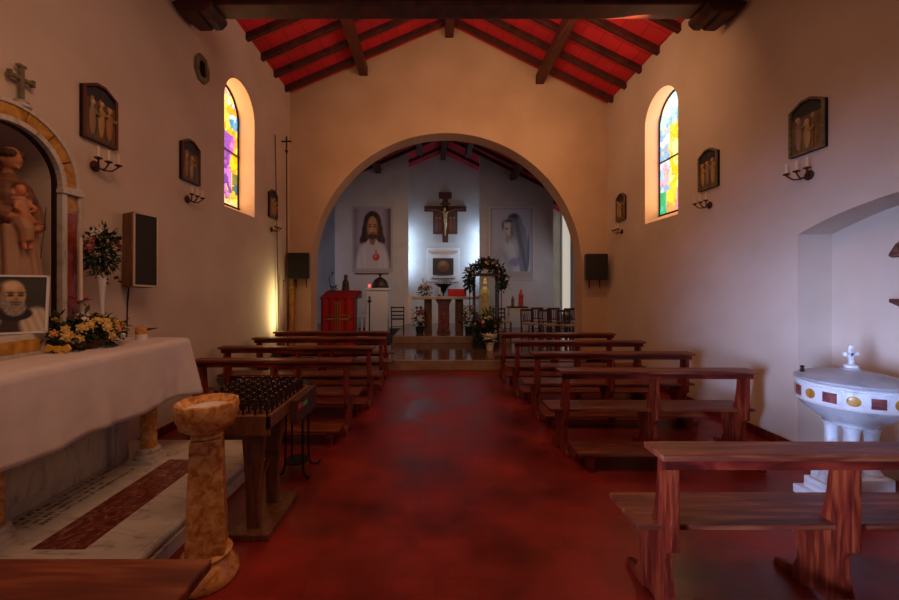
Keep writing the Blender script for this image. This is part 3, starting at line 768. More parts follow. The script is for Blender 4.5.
def arrangement(loc, label, r, n, kinds, leafn, lsize=.07, lm='leaf', size=.05, name='flower_arrangement', cz=None, rg=None, group=None, ymax=None):
    rg = rg or random.Random(int(loc[0]*100)+n)
    t = thing(name, label, 'flowers', loc, 0, group); cz = r[2] if cz is None else cz
    MB().leaves((0, 0, cz), r, leafn, lsize, lsize*.45, rg, .3).build('foliage', M[lm], t)
    for k in range(n):
        p, v = on_ellipsoid(rg, (0, 0, cz), (r[0]*.95, r[1]*.95, r[2]*.95), ymax=ymax)
        m, nm = rg.choice(kinds); bloom(t, p, size*rg.uniform(.8, 1.15), m, nm, rg, v)
    return t
K = {'y': ('rose_y', 'yellow_rose'), 'o': ('rose_o', 'orange_rose'), 'w': ('rose_w', 'white_rose'), 'r': ('rose_r', 'red_flower'), 'p': ('rose_p', 'pink_rose')}
t = arrangement((-2.70, 2.90, 1.19), 'low arrangement of yellow and orange roses with a yellow bow on the side altar', (.27, .29, .14), 64,
                [K['y'], K['y'], K['y'], K['o'], K['w']], 420, .08, 'leaf', .042, cz=.12, rg=random.Random(5))
MB().lathe([(.10, .0), (.14, .01), (.15, .07), (.13, .075)], n=16).build('basket', M['stand_wood'], t)
b = MB()
for s in (-1, 1):
    b.prism([(0, 0), (s*.07, .03), (s*.09, -.0), (s*.07, -.025)], 'y', -.008, .008, Matrix.Translation((.09, -.27, .04)))
b.box(.075, .105, -.285, -.262, .02, .06); b.prism([(0, 0), (.03, -.0), (.07, -.035), (.04, -.037)], 'y', -.28, -.275, Matrix.Translation((.07, 0, .04)))
b.build('bow', M['ribbon'], t)
t = arrangement((-2.84, 3.24, 1.20), 'tall vase with a dark green bouquet of white and pink blooms', (.125, .11, .22), 9, [K['w'], K['w'], K['p']], 480, .06, 'leaf', .05, 'bouquet_vase', .76, random.Random(8))
MB().lathe([(.05, 0), (.052, .008), (.02, .02), (.012, .08), (.014, .3), (.024, .45), (.036, .56)], n=16).build('vase', M['vwhite'], t, True)
MB().leaves((.05, 0, .52), (.10, .08, .05), 6, .07, .035, random.Random(2)).build('hanging_leaves', M['rose_r'], t)
# candlestick with tall candle
t = thing('altar_candlestick', 'tall white candle on a slim stand before the red marble strip', 'candlestick', (-2.89, 3.10, 1.20))
MB().lathe([(.045, 0), (.048, .01), (.015, .025), (.01, .1), (.02, .12), (.01, .14), (.012, .33), (.03, .345), (.03, .355)], n=16).build('holder', M['silver'], t, True)
MB().lathe([(.014, .355), (.014, .86), (.004, .865)], n=12).build('candle', M['wax'], t, True)
MB().leaves((0, 0, .345), (.025, .025, .015), 9, .065, .035, random.Random(4), .2).build('red_ribbon_leaves', M['rose_r'], t)
t = thing('votive_box', 'small orange tin with a pointed handle beside the roses', 'tin', (-2.58, 3.34, 1.194), .4)
MB().lathe([(.045, 0), (.045, .05), (.047, .052)], n=16).build('lower_band', M['vwhite'], t, True)
MB().lathe([(.046, .052), (.046, .11), (.03, .115)], n=16).build('cup', M['siena'], t, True)
MB().tube([(.04, 0, .09), (.12, 0, .10)], [.012, .002], 8).build('handle', M['iron'], t)

# column loudspeaker on the left wall
t = thing('column_loudspeaker', 'slim dark column loudspeaker with pale frame tilted off the wall', 'loudspeaker', (-2.90, 3.76, 2.02), 0)
mt = Matrix.Rotation(-.95, 4, 'Z') @ Matrix.Rotation(.09, 4, 'Y')
def sb(*a): return MB().box(*a, mtx=Matrix.Rotation(1.25, 4, 'Z') @ Matrix.Rotation(-.07, 4, 'X') @ Matrix.Rotation(.05, 4, 'Y'))
sb(-.115, .115, -.05, .10, -.36, .36).build('case', M['stand_wood'], t, bevel=.005)
o = sb(-.10, .10, -.056, -.050, -.345, .345).build('grille', M['grille'], t)
b = MB(); R_ = Matrix.Rotation(1.25, 4, 'Z') @ Matrix.Rotation(-.07, 4, 'X') @ Matrix.Rotation(.05, 4, 'Y')
for q in ((-.118, -.102, -.36, .36), (.102, .118, -.36, .36), (-.118, .118, .346, .364), (-.118, .118, -.364, -.346)):
    b.box(q[0], q[1], -.062, -.046, q[2], q[3], mtx=R_)
b.build('front_frame', M['silver'], t)
MB().bar((0, 0, 0), (-.148, .06, 0), .03, .03).build('wall_bracket', M['iron'], t)
tag(MB().tube([(XL+.01, 3.78, 1.70), (XL+.008, 3.76, 1.5), (XL+.008, 3.75, 1.2), (XL+.008, 3.74, .6), (XL+.008, 3.76, .12)], .006, 6).build('cable', M['iron']), 'thin dark cable hanging from the column loudspeaker', 'cable')

# ------------------------------------------------------------------ holy water stoup
t = thing('holy_water_stoup', 'orange marble holy water stoup with round bowl on a tapered square pillar', 'stoup', (-1.30, 2.17, 0))
MB().lathe([(.155, 0), (.166, .02), (.162, .05), (.14, .09), (.12, .13), (.13, .15), (.115, .165)], n=32).build('foot', M['siena'], t, True)
def sqr(r, z, a): return r/max(abs(math.cos(a)), abs(math.sin(a)))
b = MB(); prof = [(.098, .165), (.093, .35), (.084, .62), (.078, .80)]
for (r0, z0), (r1, z1) in zip(prof, prof[1:]):
    p = [(sx*r, sy*r, z) for r, z in ((r0, z0), (r1, z1)) for sx, sy in ((-1, -1), (1, -1), (1, 1), (-1, 1))]
    b._add([Vector(q) for q in p], [(0, 1, 5, 4), (1, 2, 6, 5), (2, 3, 7, 6), (3, 0, 4, 7)]+([(3, 2, 1, 0)] if z0 == .165 else [])+([(4, 5, 6, 7)] if z1 == .80 else []))
bmesh.ops.remove_doubles(b.bm, verts=b.bm.verts, dist=.0001)
o = b.build('pillar', M['siena'], t, bevel=.006); o.rotation_euler = (0, 0, .42)
MB().lathe([(.07, .80), (.085, .81), (.08, .825), (.085, .835), (.135, .865), (.158, .92), (.165, .985), (.16, 1.005), (.148, 1.01), (.135, .985), (.11, .95), (.0, .94)], n=40).build('bowl', M['siena'], t, True)
MB().lathe([(.0, .965), (.12, .965), (.12, .968), (0, .968)], n=32).build('water', M['marble_b'], t, True)

# ------------------------------------------------------------------ votive candle stand
t = thing('votive_candle_stand', 'wooden trestle stand with a tray of votive candles beside the stoup', 'candle stand', (0, 0, 0))
MB().box(-1.60, -1.06, 2.40, 3.15, .795, .812).build('tray_board', M['stand_wood'], t)
b = MB().box(-1.62, -1.04, 2.385, 2.41, .72, .845).box(-1.62, -1.595, 2.385, 3.17, .76, .845).box(-1.065, -1.04, 2.385, 3.17, .76, .845).box(-1.62, -1.04, 3.145, 3.17, .76, .845)
b.build('tray_frame', M['stand_wood'], t, bevel=.004)
MB().box(-1.345, -1.085, 2.47, 3.0, 0, .045).build('base_board', M['stand_wood'], t, bevel=.008)
for y, tp in ((2.56, 2.46), (2.86, 2.92)):
    MB()._add if False else None
    b = MB(); b.prism([(-1.30, .795), (-1.13, .795), (-1.175, .30), (-1.18, .045), (-1.26, .045), (-1.265, .30)], 'y', y-.025, y+.025)
    b.build('leg', M['stand_wood'], t, bevel=.004)
MB().bar((-1.22, 2.585, .30), (-1.22, 2.835, .42), .03, .03).build('brace', M['stand_wood'], t)
MB().box(-1.04, -.985, 2.72, 3.16, .67, .845).build('coin_box', M['beam'], t, bevel=.004)
MB().box(-.986, -.983, 2.52+.22, 2.80, .775, .81).build('red_label', M['redsticker'], t)
MB().box(-.986, -.983, 2.83, 2.93, .765, .795).build('green_label', M['green'], t)
vc = thing('votive_candle', 'small dark votive candle on the wooden tray', 'candle', (0, 0, 0), 0, 'votive candles on the wooden tray')
MB().lathe([(.020, 0), (.022, .004), (.008, .012), (.007, .04), (.019, .046), (.021, .085), (.018, .085), (.016, .06)], n=10).build('cup', M['red_wax'], vc, True)
MB().lathe([(.013, .06), (.012, .115), (.003, .118)], n=8).build('candle', M['red_wax'], vc, True)
firstc = True
for i in range(7):
    for j in range(9):
        x, y = -1.56+.078*i, 2.47+.078*j
        if firstc: vc.location = (x, y, .8125); firstc = False
        else: c = copy_tree(vc); c.location = (x, y, .8125)
# iron stand behind it
t = thing('iron_stand', 'black wrought iron stand on thin legs behind the wooden candle stand', 'stand', (-1.24, 3.42, 0))
for k in range(4):
    a = PI/4+k*PI/2; c, s = math.cos(a), math.sin(a)
    MB().tube([(c*.10, s*.10, .78), (c*.11, s*.11, .1), (c*.13, s*.13, .03), (c*.20, s*.20, .012), (c*.23, s*.23, .035)], .010, 8).build('leg', M['iron'], t)
MB().lathe([(.13, .78), (.135, .785), (.135, .80), (.12, .80)], n=20).build('plate', M['iron'], t)
MB().lathe([(.10, .10), (.107, .10), (.107, .112), (.10, .112)], n=20).build('ring', M['iron'], t)

# ------------------------------------------------------------------ baptismal font
t = thing('baptismal_font', 'white marble baptismal font with domed lid and coloured inlay band', 'font', (3.13, 2.86, 0))
t.scale = (.91, .91, 1)
b = MB().box(-.25, .25, -.25, .25, 0, .07).box(-.20, .20, -.20, .20, .07, .16).box(-.17, .17, -.17, .17, .16, .28)
b.build('plinth', M['marble_b'], t, bevel=.01)
MB().box(-.22, .22, -.254, -.25, .012, .058).build('plinth_inlay', M['yellow_marble'], t)
for k, (cx, cy) in enumerate(((-.08, -.08), (.08, -.08), (.08, .08), (-.08, .08))):
    MB().lathe([(.06, .28), (.062, .30), (.045, .32), (.042, .55), (.05, .60), (.062, .63)], (cx, cy, 0), 16).build('column', M['marble_b'], t, True)
MB().lathe([(.15, .63), (.16, .65), (.21, .68), (.28, .73), (.335, .785), (.342, .79), (.345, .795), (.345, .802), (.336, .806), (.336, .909), (.346, .913), (.346, .919), (.338, .923), (.350, .930), (.352, .938), (.343, .945)], n=48).build('basin', M['marble_b'], t, True)
for k in range(16):
    a0 = 2*PI*k/16; w = .125; b = MB(); rr_ = .336
    if k % 2:
        n = 6; pts = [(a0-w+2*w*j/n) for j in range(n+1)]
        for q0, q1 in zip(pts, pts[1:]):
            P = [Vector((r*math.cos(q), r*math.sin(q), z)) for r in (rr_, rr_+.005) for q, z in ((q0, .822), (q1, .822), (q1, .895), (q0, .895))]
            b._add(P, [(0, 1, 2, 3), (7, 6, 5, 4), (0, 4, 5, 1), (2, 6, 7, 3), (1, 5, 6, 2), (3, 7, 4, 0)])
    else:
        mm = Matrix.Rotation(a0, 3, 'Z'); b.ball((rr_*math.cos(a0), rr_*math.sin(a0), .858), (.007, .040, .036), 16, 10, mm)
    b.build('inlay_panel', M['red_inlay' if k % 2 else 'yellow_marble'], t)
MB().lathe([(.342, .946), (.350, .955), (.345, .968), (.30, .990), (.22, 1.012), (.12, 1.030), (.06, 1.036), (.055, 1.05), (.035, 1.055)], n=48).build('lid', M['lid_stone'], t, True)
b = MB().lathe([(.045, 1.05), (.045, 1.07), (.02, 1.08), (.018, 1.11)], n=16).box(-.013, .013, -.012, .012, 1.10, 1.20).box(-.048, .048, -.012, .012, 1.140, 1.163)
for q in ((-.048, 0, 1.152), (.048, 0, 1.152), (0, 0, 1.205)): b.ball(q, .018, 10, 6)
b.build('cross_finial', M['marble_b'], t, bevel=.002)
tag(MB().lathe([(.014, 0), (.016, .01), (.010, .03), (.016, .045), (.008, .05)], n=10).build('latch_knob', M['iron'], loc=(2.90, 3.0, .99)), 'small black knob on the rim of the font lid', 'knob')
# wooden statuette on bracket in the alcove
t = thing('wall_bracket', 'small brown wooden bracket on the alcove wall', 'bracket', (3.96, 3.10, 1.50))
MB().prism([(0, .06), (-.17, .06), (-.17, .03), (-.10, .0), (0, -.06)], 'y', -.075, .075).build('shelf', M['chair_wood'], t, bevel=.004)
t = thing('wooden_statuette', 'carved brown wooden statuette on the alcove bracket', 'statuette', (3.87, 3.10, 1.56))
wc = rgb(96, 54, 34)
sculpt('figure', [(lambda m: m.lathe([(.05, 0), (.05, .2), (.045, .4), (.06, .47), (.03, .52)], n=16), wc), (lambda m: m.ball((0, 0, .575), (.04, .038, .05)), rgb(130, 80, 52)),
                  (lambda m: m.tube([(-.0, -.055, .46), (-.03, -.12, .50), (-.05, -.17, .60)], [.03, .028, .018]), wc), (lambda m: m.tube([(0, .055, .46), (-.03, .09, .36), (-.07, .04, .36)], [.03, .028, .018]), wc)], t, .012, 1)

# ------------------------------------------------------------------ loudspeakers on the end wall, processional cross
def box_speaker(loc, rz, label):
    t = thing('wall_loudspeaker', label, 'loudspeaker', loc, rz, 'black loudspeakers on the end wall')
    MB().prism([(-.19, -.14), (.19, -.14), (.12, .12), (-.12, .12)], 'z', -.25, .25).build('case', M['black'], t, bevel=.01)
    MB().prism([(-.17, -.148), (.17, -.148), (.17, -.141), (-.17, -.141)], 'z', -.23, .23).build('grille', M['grille'], t)
    t.scale = (1.22, 1, 1.05)
    MB().bar((0, .10, 0), (0, .19, 0), .06, .06).build('bracket', M['iron'], t)
    for x in (-.08, .10): MB().tube([(x, .0, -.25), (x, .0, -.34), (x+.008, 0, -.42)], [.012, .010, .006], 8).build('cable_end', M['iron'], t)
    return t
box_speaker((-2.76, 7.80, 2.10), -.05, 'black box loudspeaker on the end wall beside the processional cross')
box_speaker((3.26, 7.80, 2.08), .05, 'black box loudspeaker on the end wall right of the arch')
t = thing('processional_cross', 'tall thin processional cross standing in the left corner', 'cross', (-2.95, 7.55, 0))
MB().tube([(0, .05, .02), (.0, 0, 4.45)], .013, 8).build('pole', M['rust'], t)
MB().box(-.012, .012, -.01, .01, 4.43, 4.66).box(-.10, .10, -.0099, .0099, 4.55, 4.575).build('cross_head', M['iron'], t)
MB().lathe([(.013, 4.33), (.03, 4.36), (.03, 4.38), (.013, 4.41)], n=12).build('knop', M['rust'], t)
tag(MB().tube([(-2.985, 7.30, .02), (-3.02, 7.18, 4.55)], .008, 6).build('snuffer_pole', M['iron']), 'thin leaning snuffer pole left of the processional cross', 'pole')
t = thing('banner_pole', 'short dark wooden pole leaning in the left corner below the loudspeaker', 'pole', (-2.93, 7.36, 0))
MB().tube([(0, 0, .0), (0, 0, 1.78)], .016, 8).build('shaft', M['rust'], t); MB().ball((0, 0, 1.79), .022, 10, 6).build('tip', M['rust'], t)
tag(MB().box(-3.02, -2.93, 7.86, 7.98, 0, 1.85).build('wooden_post', M['yellow_marble'], bevel=.006), 'ochre wooden post in the left corner under the loudspeaker', 'post')

# ------------------------------------------------------------------ sanctuary pictures
def jesus_fn(u, v):
    c = mixc(rgb(168, 156, 170), rgb(120, 104, 118), sm(.5, 1, abs(u-.45)*2)*.8); 
    c = mixc(c, rgb(84, 70, 100), sm(.5, .0, v)*.7)
    c = mixc(c, rgb(60, 48, 66), sm(.84, 1, u)*.8)
    c = mixc(c, rgb(206, 196, 196), el(u, v, .5, .02, .46, .46))
    c = mixc(c, rgb(178, 168, 176), .35*(.5+.5*math.sin(u*34+v*6))*el(u, v, .5, .02, .46, .44))
    hw = .25+.10*sm(.80, .44, v)+.012*math.sin(v*30)
    hair = el(u, v, .5, .74, .25, .22, .06) if v > .74 else (1-sm(hw-.03, hw+.02, abs(u-.5)))*sm(.40, .46, v+.5*max(0, abs(u-.5)-.2)*.3)
    c = mixc(c, mixc(rgb(36, 20, 14), rgb(66, 36, 20), .5+.5*math.sin(u*46+math.sin(v*9)*2)), hair)
    c = mixc(c, rgb(196, 186, 186), 1-sm(.02, .06, abs(u-.5)-.13+max(0, v-.44)*1.4) if v < .50 else 0)
    c = mixc(c, rgb(140, 96, 68), el(u, v, .5, .47, .085, .08, .2))
    c = mixc(c, rgb(196, 140, 96), el(u, v, .5, .68, .145, .19, .08))
    c = mixc(c, rgb(120, 78, 50), el(u, v, .63, .66, .035, .14, .7)*.7); c = mixc(c, rgb(120, 78, 50), el(u, v, .37, .66, .035, .14, .7)*.6)
    bd = el(u, v, .5, .545, .12, .065, .3)*(1 if v < .575 else .5)
    c = mixc(c, rgb(70, 40, 26), bd); c = mixc(c, rgb(150, 76, 62), el(u, v, .5, .578, .04, .010, .3)); c = mixc(c, rgb(84, 50, 32), el(u, v, .5, .598, .06, .010, .4))
    for q in (-1, 1):
        c = mixc(c, rgb(60, 38, 26), el(u, v, .5+q*.062, .70, .034, .014, .4))
        c = mixc(c, rgb(58, 34, 22), el(u, v, .5+q*.064, .733, .046, .008, .4))
    c = mixc(c, rgb(150, 98, 66), el(u, v, .52, .66, .014, .05, .5)*.8); c = mixc(c, rgb(222, 172, 128), el(u, v, .497, .65, .014, .05, .5)*.8)
    c = mixc(c, rgb(190, 40, 42), el(u, v, .60, .19, .095, .06)); c = mixc(c, rgb(236, 140, 112), el(u, v, .585, .205, .04, .03, .4)*.8)
    c = mixc(c, rgb(150, 90, 50), el(u, v, .60, .275, .02, .035, .4))
    return c
def mary_fn(u, v):
    c = mixc(rgb(172, 172, 186), rgb(190, 190, 204), v)
    c = mixc(c, rgb(196, 204, 214), el(u, v, .62, .10, .40, .55, .2))
    c = mixc(c, mixc(rgb(120, 122, 140), rgb(160, 160, 176), .5+.5*math.sin(u*22+v*16)), el(u, v, .30, .12, .26, .24, .4)*.5)
    veil = max(el(u, v, .58, .74, .22, .20, .05), el(u, v, .66, .60, .22, .20, .06), el(u, v, .75, .42, .17, .26, .08), el(u, v, .83, .2, .13, .30, .1))
    if u < .44 and v < .74: veil *= sm(.36, .44, u)
    c = mixc(c, mixc(rgb(104, 110, 124), rgb(140, 148, 160), .5+.5*math.sin(u*26+v*9)), veil)
    c = mixc(c, rgb(52, 48, 56), el(u, v, .55, .885, .13, .04, .6)*.8)
    c = mixc(c, rgb(58, 54, 62), max(el(u, v, .42, .81, .13, .03, .5), el(u, v, .27, .74, .03, .08, .5))*.8)
    c = mixc(c, rgb(206, 190, 186), el(u, v, .42, .67, .10, .125, .08))                                           # profile
    c = mixc(c, rgb(190, 178, 178), el(u, v, .335, .65, .025, .03, .5)); c = mixc(c, rgb(160, 146, 150), el(u, v, .40, .52, .06, .07, .3))
    c = mixc(c, rgb(110, 100, 108), el(u, v, .37, .69, .045, .014, .5)); c = mixc(c, rgb(150, 120, 124), el(u, v, .35, .605, .025, .012, .5)*.7); c = mixc(c, rgb(140, 128, 136), el(u, v, .50, .62, .04, .12, .6)*.6)
    c = mixc(c, rgb(110, 104, 114), el(u, v, .51, .66, .03, .16, .6)*.8)
    c = mixc(c, rgb(204, 208, 214), el(u, v, .54, .34, .14, .2, .4)*.7)
    c = mixc(c, rgb(132, 128, 170), el(u, v, .58, .15, .15, .07, .5)*.8); c = mixc(c, rgb(50, 92, 112), el(u, v, .95, .34, .03, .26, .4)*.8)
    return c
def wall_picture(x0, x1, z0, z1, fn, label, mat_border, bw, sub=None):
    t = thing('wall_picture', label, 'picture', ((x0+x1)/2, 14.0, (z0+z1)/2))
    w, h = x1-x0, z1-z0
    MB().box(-w/2, w/2, -.035, -.003, -h/2, h/2).build('mount', M['mount'], t, bevel=.004)
    p = picture('print', w-2*bw[0], h-bw[1]-bw[2], fn, M['print'], t, 72, 100); p.location = (0, -.037, (bw[2]-bw[1])/2)
    b = MB()
    for q in ((-w/2-.02, -w/2+.01, -h/2, h/2), (w/2-.01, w/2+.02, -h/2, h/2), (-w/2-.02, w/2+.02, -h/2-.02, -h/2+.01), (-w/2-.02, w/2+.02, h/2-.01, h/2+.02)): b.box(q[0], q[1], -.045, -.002, q[2], q[3])
    b.build('frame', mat_border, t)
    return t
wall_picture(-3.02, -1.58, 2.27, 4.62, jesus_fn, 'colour portrait of a long haired bearded man in white with a red heart', M['mount'], (.05, .05, .10))
tag(MB().box(-2.95, -1.7, 13.93, 13.995, 2.17, 2.20).build('picture_rail', M['chair_wood']), 'thin brown ledge under the colour portrait', 'ledge')
wall_picture(2.0, 3.62, 1.98, 4.62, mary_fn, 'pale grey portrait of a veiled woman with bowed head', M['vwhite'], (.12, .08, .28))

# hanging painted crucifix on the back wall
t = thing('painted_crucifix', 'large dark red painted crucifix on the pale blue lit wall', 'crucifix', (.42, 15.6, 0))
b = MB().box(-.12, .12, -.10, -.001, 3.52, 5.42).box(-.86, .86, -.10, -.001, 4.78, 5.0).box(-.26, .26, -.11, -.02, 5.30, 5.56).box(-.20, .20, -.105, -.02, 5.05, 5.12)
b.build('cross_beams', M['purlin'], t, bevel=.01)
def crux_fn(u, v):
    c = mixc(rgb(70, 24, 18), rgb(98, 60, 40), .5+.5*nz(u, v, 9))
    for k, x in enumerate((.13, .27, .73, .87)): c = mixc(c, (rgb(90, 80, 80), rgb(130, 50, 30), rgb(140, 70, 34), rgb(84, 72, 70))[k], el(u, v, x, .38, .07, .3)); c = mixc(c, rgb(170, 120, 80), el(u, v, x, .72, .04, .05))
    return c
MB().box(-.50, .50, -.075, -.015, 3.86, 4.78).build('side_panel', M['purlin'], t, bevel=.01)
p = picture('painted_figures', .96, .88, crux_fn, M['paint'], t, 40, 40); p.location = (0, -.078, 4.32)
fk = rgb(196, 160, 110)
sculpt('body', [(lambda m: m.tube([(0, -.13, 4.02), (.02, -.14, 4.2), (.0, -.14, 4.38)], [.035, .055, .07]), rgb(220, 200, 160)), (lambda m: m.tube([(0, -.14, 4.36), (0, -.14, 4.55), (0, -.13, 4.72)], [.065, .075, .09]), fk),
                (lambda m: m.ball((-.02, -.15, 4.86), (.06, .06, .075)), fk), (lambda m: m.tube([(0, -.13, 4.72), (-.35, -.12, 4.84), (-.68, -.11, 4.87)], [.04, .03, .02]), rgb(130, 70, 40)),
                (lambda m: m.tube([(0, -.13, 4.72), (.35, -.12, 4.84), (.68, -.11, 4.87)], [.04, .03, .02]), rgb(130, 70, 40)), (lambda m: m.tube([(0, -.13, 4.05), (0, -.12, 3.9), (0, -.12, 3.78)], [.04, .03, .03]), fk)], t, .02, 1)

# tabernacle on the back wall
t = thing('tabernacle', 'dark framed tabernacle with a round golden door set in a white wall panel', 'tabernacle', (.33, 15.6, 0))
MB().box(-.66, .66, -.05, -.001, 1.9, 3.3).build('wall_panel', M['vwhite'], t, bevel=.01)
MB().box(-.60, .60, -.09, -.05, 3.10, 3.17).box(-.5, .5, -.08, -.05, 3.04, 3.07).build('moulding', M['silver'], t)
MB().box(-.42, .42, -.22, -.05, 2.18, 2.86).build('case', M['chair_dark'], t, bevel=.01)
o = MB().lathe([(.0, 0), (.22, 0), (.24, .02), (.2, .03), (.05, .02), (0, .035)], n=28).build('round_door', M['stand_wood'], t, True)
o.rotation_euler = (PI/2, 0, 0); o.location = (0, -.22, 2.52)
MB().box(-.5, .5, -.30, -.05, 2.06, 2.12).build('shelf', M['vwhite'], t)
# cross frame detail: small figure above shelf
t = thing('sanctuary_lamp_stand', 'dark vase of leaves on a slim pedestal below the tabernacle', 'plant stand', (.33, 14.9, .2))
MB().lathe([(.16, 0), (.16, .03), (.03, .06), (.03, 1.25), (.10, 1.32)], n=16).build('pedestal', M['iron'], t, True)
MB().lathe([(.08, 1.32), (.2, 1.5), (.36, 1.60), (.34, 1.62)], n=20).build('bowl', M['iron'], t, True)
MB().leaves((0, 0, 1.66), (.34, .2, .07), 60, .1, .05, random.Random(3)).build('leaves', M['leaf'], t)

# high altar
t = thing('high_altar', 'stone high altar table with a red marble central pedestal', 'altar', (.25, 11.0, .38))
MB().box(-1.0, 1.0, -.35, .35, .95, 1.03).build('table_top', M['altar_stone'], t, bevel=.012)
MB().prism([(-.20, 0), (.20, 0), (.16, .12), (.16, .80), (.24, .95), (-.24, .95), (-.16, .80), (-.16, .12)], 'y', -.22, .22).build('pedestal', M['red_marble'], t, bevel=.01)
for s in (-1, 1):
    MB().box(s*.45-.11, s*.45+.11, -.12, .2, 0, .95).build('side_support', M['stand_wood'], t, bevel=.01)
def hi_fn(m):
    m.lathe([(.06, .06), (.05, .3), (.06, .42), (.03, .47)], (0, -.23, 0), 12)
sculpt('carved_figure', [(hi_fn, rgb(128, 60, 48)), (lambda m: m.ball((0, -.235, .52), (.035, .035, .045)), rgb(150, 84, 66))], t, .014, 1)
b = MB()
for k in range(10):
    b.box(-1.012-.0, -1.0, -.30+.06*k, -.245+.06*k, .28+.01*(k % 2), 1.035)
b.box(-1.012, -.86, -.352, .352, 1.031, 1.037); b.box(-1.012, -.90, -.362, -.351, .28, 1.035)
tag(b.build('altar_runner', M['vwhite'], loc=(.25, 11.0, .38)), 'white cloth hanging over the left end of the high altar', 'cloth')
def on_altar(dx, dy=0): return (.25+dx, 11.0+dy, 1.418)
arrangement(on_altar(-.55), 'dark centrepiece of red flowers with thin candles on the high altar', (.24, .14, .17), 14, [K['r'], K['p'], K['y']], 110, .1, 'leaf', .05, 'altar_bouquet', .14, random.Random(9))
t = bpy.data.objects['altar_bouquet']
for x, h in ((-.05, .50), (.06, .45), (.0, .40)): MB().tube([(x, 0, .1), (x, 0, h)], .012, 8).build('thin_candle', M['gold'], t)
t = thing('missal', 'open red missal on its stand on the high altar', 'book', on_altar(.38))
b = MB().prism([(-.2, .02), (.0, .04), (.2, .02), (.2, .0), (-.2, 0)], 'x', -.26, .26, Matrix.Translation((0, 0, .09)) @ Matrix.Rotation(.5, 4, 'X')); b.build('book_block', M['red_cloth'], t)
MB().box(-.18, .18, -.1, .14, 0.002, .03).box(-.18, -.15, .1, .14, .03, .14).box(.15, .18, .1, .14, .03, .14).build('book_stand', M['chair_wood'], t)
for x, l in ((.62, 'right of the red missal'), (-.12, 'left of the red missal')):
    t = thing('altar_candle', 'short candle on the high altar, '+l, 'candle', on_altar(x, -.1), group='short candles on the high altar')
    MB().lathe([(.05, 0), (.055, .01), (.02, .03), (.04, .05)], n=12).build('holder', M['chair_wood'], t, True); MB().lathe([(.032, .05), (.032, .24), (.004, .25)], n=12).build('candle', M['wax'] if x < 0 else M['chair_wood'], t, True)
arrangement((-.42, 10.62, .38), 'poinsettia bunch on the platform under the left end of the high altar', (.22, .12, .30), 14, [K['r'], K['p'], K['w']], 130, .12, 'leaf', .07, 'altar_plant', .42, random.Random(19))
MB().lathe([(.10, 0), (.13, .2), (.14, .2)], n=14).build('pot', M['black'], bpy.data.objects['altar_plant'], True)
arrangement((.95, 10.62, .38), 'leafy bunch of pink flowers under the right end of the high altar', (.26, .14, .32), 14, [K['p'], K['r'], K['w']], 170, .13, 'leaf2', .07, 'altar_shrub', .45, random.Random(29))
MB().lathe([(.10, 0), (.13, .2), (.14, .2)], n=14).build('pot', M['black'], bpy.data.objects['altar_shrub'], True)

# shrine with madonna
SX, SY = 1.27, 9.55
t = thing('glass_shrine', 'glass statue case on a black base, flower arch over it', 'display case', (SX, SY, .2))
MB().box(-.30, .30, -.22, .22, 0, .62).build('base', M['black'], t, bevel=.01)
b = MB()
for x in (-.29, .29):
    for y in (-.21, .21): b.box(x-.012, x+.012, y-.012, y+.012, .62, 1.78)
b.box(-.302, .302, -.222, .222, 1.78, 1.81); b.box(-.302, .302, -.226, -.205, 1.735, 1.79); b.build('case_frame', M['chair_dark'], t)
MB().box(-.278, .278, -.215, -.212, .62, 1.78).box(-.295, -.292, -.198, .198, .62, 1.78).box(.292, .295, -.198, .198, .62, 1.78).build('glass_panes', M['pane'], t)
MB().box(-.278, .278, .208, .214, .62, 1.78).build('back_pane', M['pane'], t)
MB().box(-.20, .20, -.17, -.13, 1.768, 1.779).build('lamp', emitter('case_lamp', (1, .80, .48), 8), t)
t = thing('madonna_statuette', 'ivory and gold madonna statuette inside the glass case', 'statuette', (SX-.02, SY+.02, .822), -PI/2)
iv, gd, fc = rgb(240, 222, 150), rgb(225, 180, 60), rgb(235, 190, 145)
sculpt('figure', [(lambda m: m.lathe([(.10, 0), (.105, .03), (.10, .3), (.085, .55), (.10, .72), (.09, .8), (.04, .86)], n=24, fn=lambda r, z, a: r*(1+.05*math.sin(a*8))), iv),
                  (lambda m: m.ball((.012, 0, .925), (.05, .046, .06)), fc), (lambda m: m.ball((-.02, 0, .935), (.066, .065, .08)), iv),
                  (lambda m: m.lathe([(.05, .99), (.055, 1.0), (.06, 1.05), (.03, 1.08)], (-.01, 0, 0), 12), gd),
                  (lambda m: m.tube([(.0, -.09, .76), (.05, -.08, .64), (.09, -.01, .72)], [.035, .032, .018]), iv), (lambda m: m.tube([(.0, .09, .76), (.05, .08, .64), (.09, .01, .72)], [.035, .032, .018]), iv),
                  (lambda m: m.tube([(.08, 0, .68), (.095, 0, .3)], [.012, .010]), gd)], t, .012, 1)
t = thing('flower_garland', 'arched garland of dark leaves and pale flowers over the glass case', 'garland', (SX, SY, .2))
rg = random.Random(12); b = MB()
arcg = []
for k in range(27):
    a = -.35+(PI+.7)*k/26
    arcg.append(Vector((.42*math.cos(a), 0, 1.62+.44*math.sin(a))))
for p in arcg:
    top = sm(1.3, 1.9, p.z)
    b.leaves(p, (.10+.05*top, .14, .10+.05*top), 42, .11, .055, rg, .1)
b.build('foliage', M['leaf'], t)
MB().tube(arcg, .015, 6).build('wire_hoop', M['iron'], t)
MB().tube([(arcg[0].x, 0, .62), arcg[0]], .012, 6).tube([(arcg[-1].x, 0, .62), arcg[-1]], .012, 6).bar((-.43, 0, .60), (.43, 0, .60), .03, .03).build('hoop_stand', M['iron'], t)
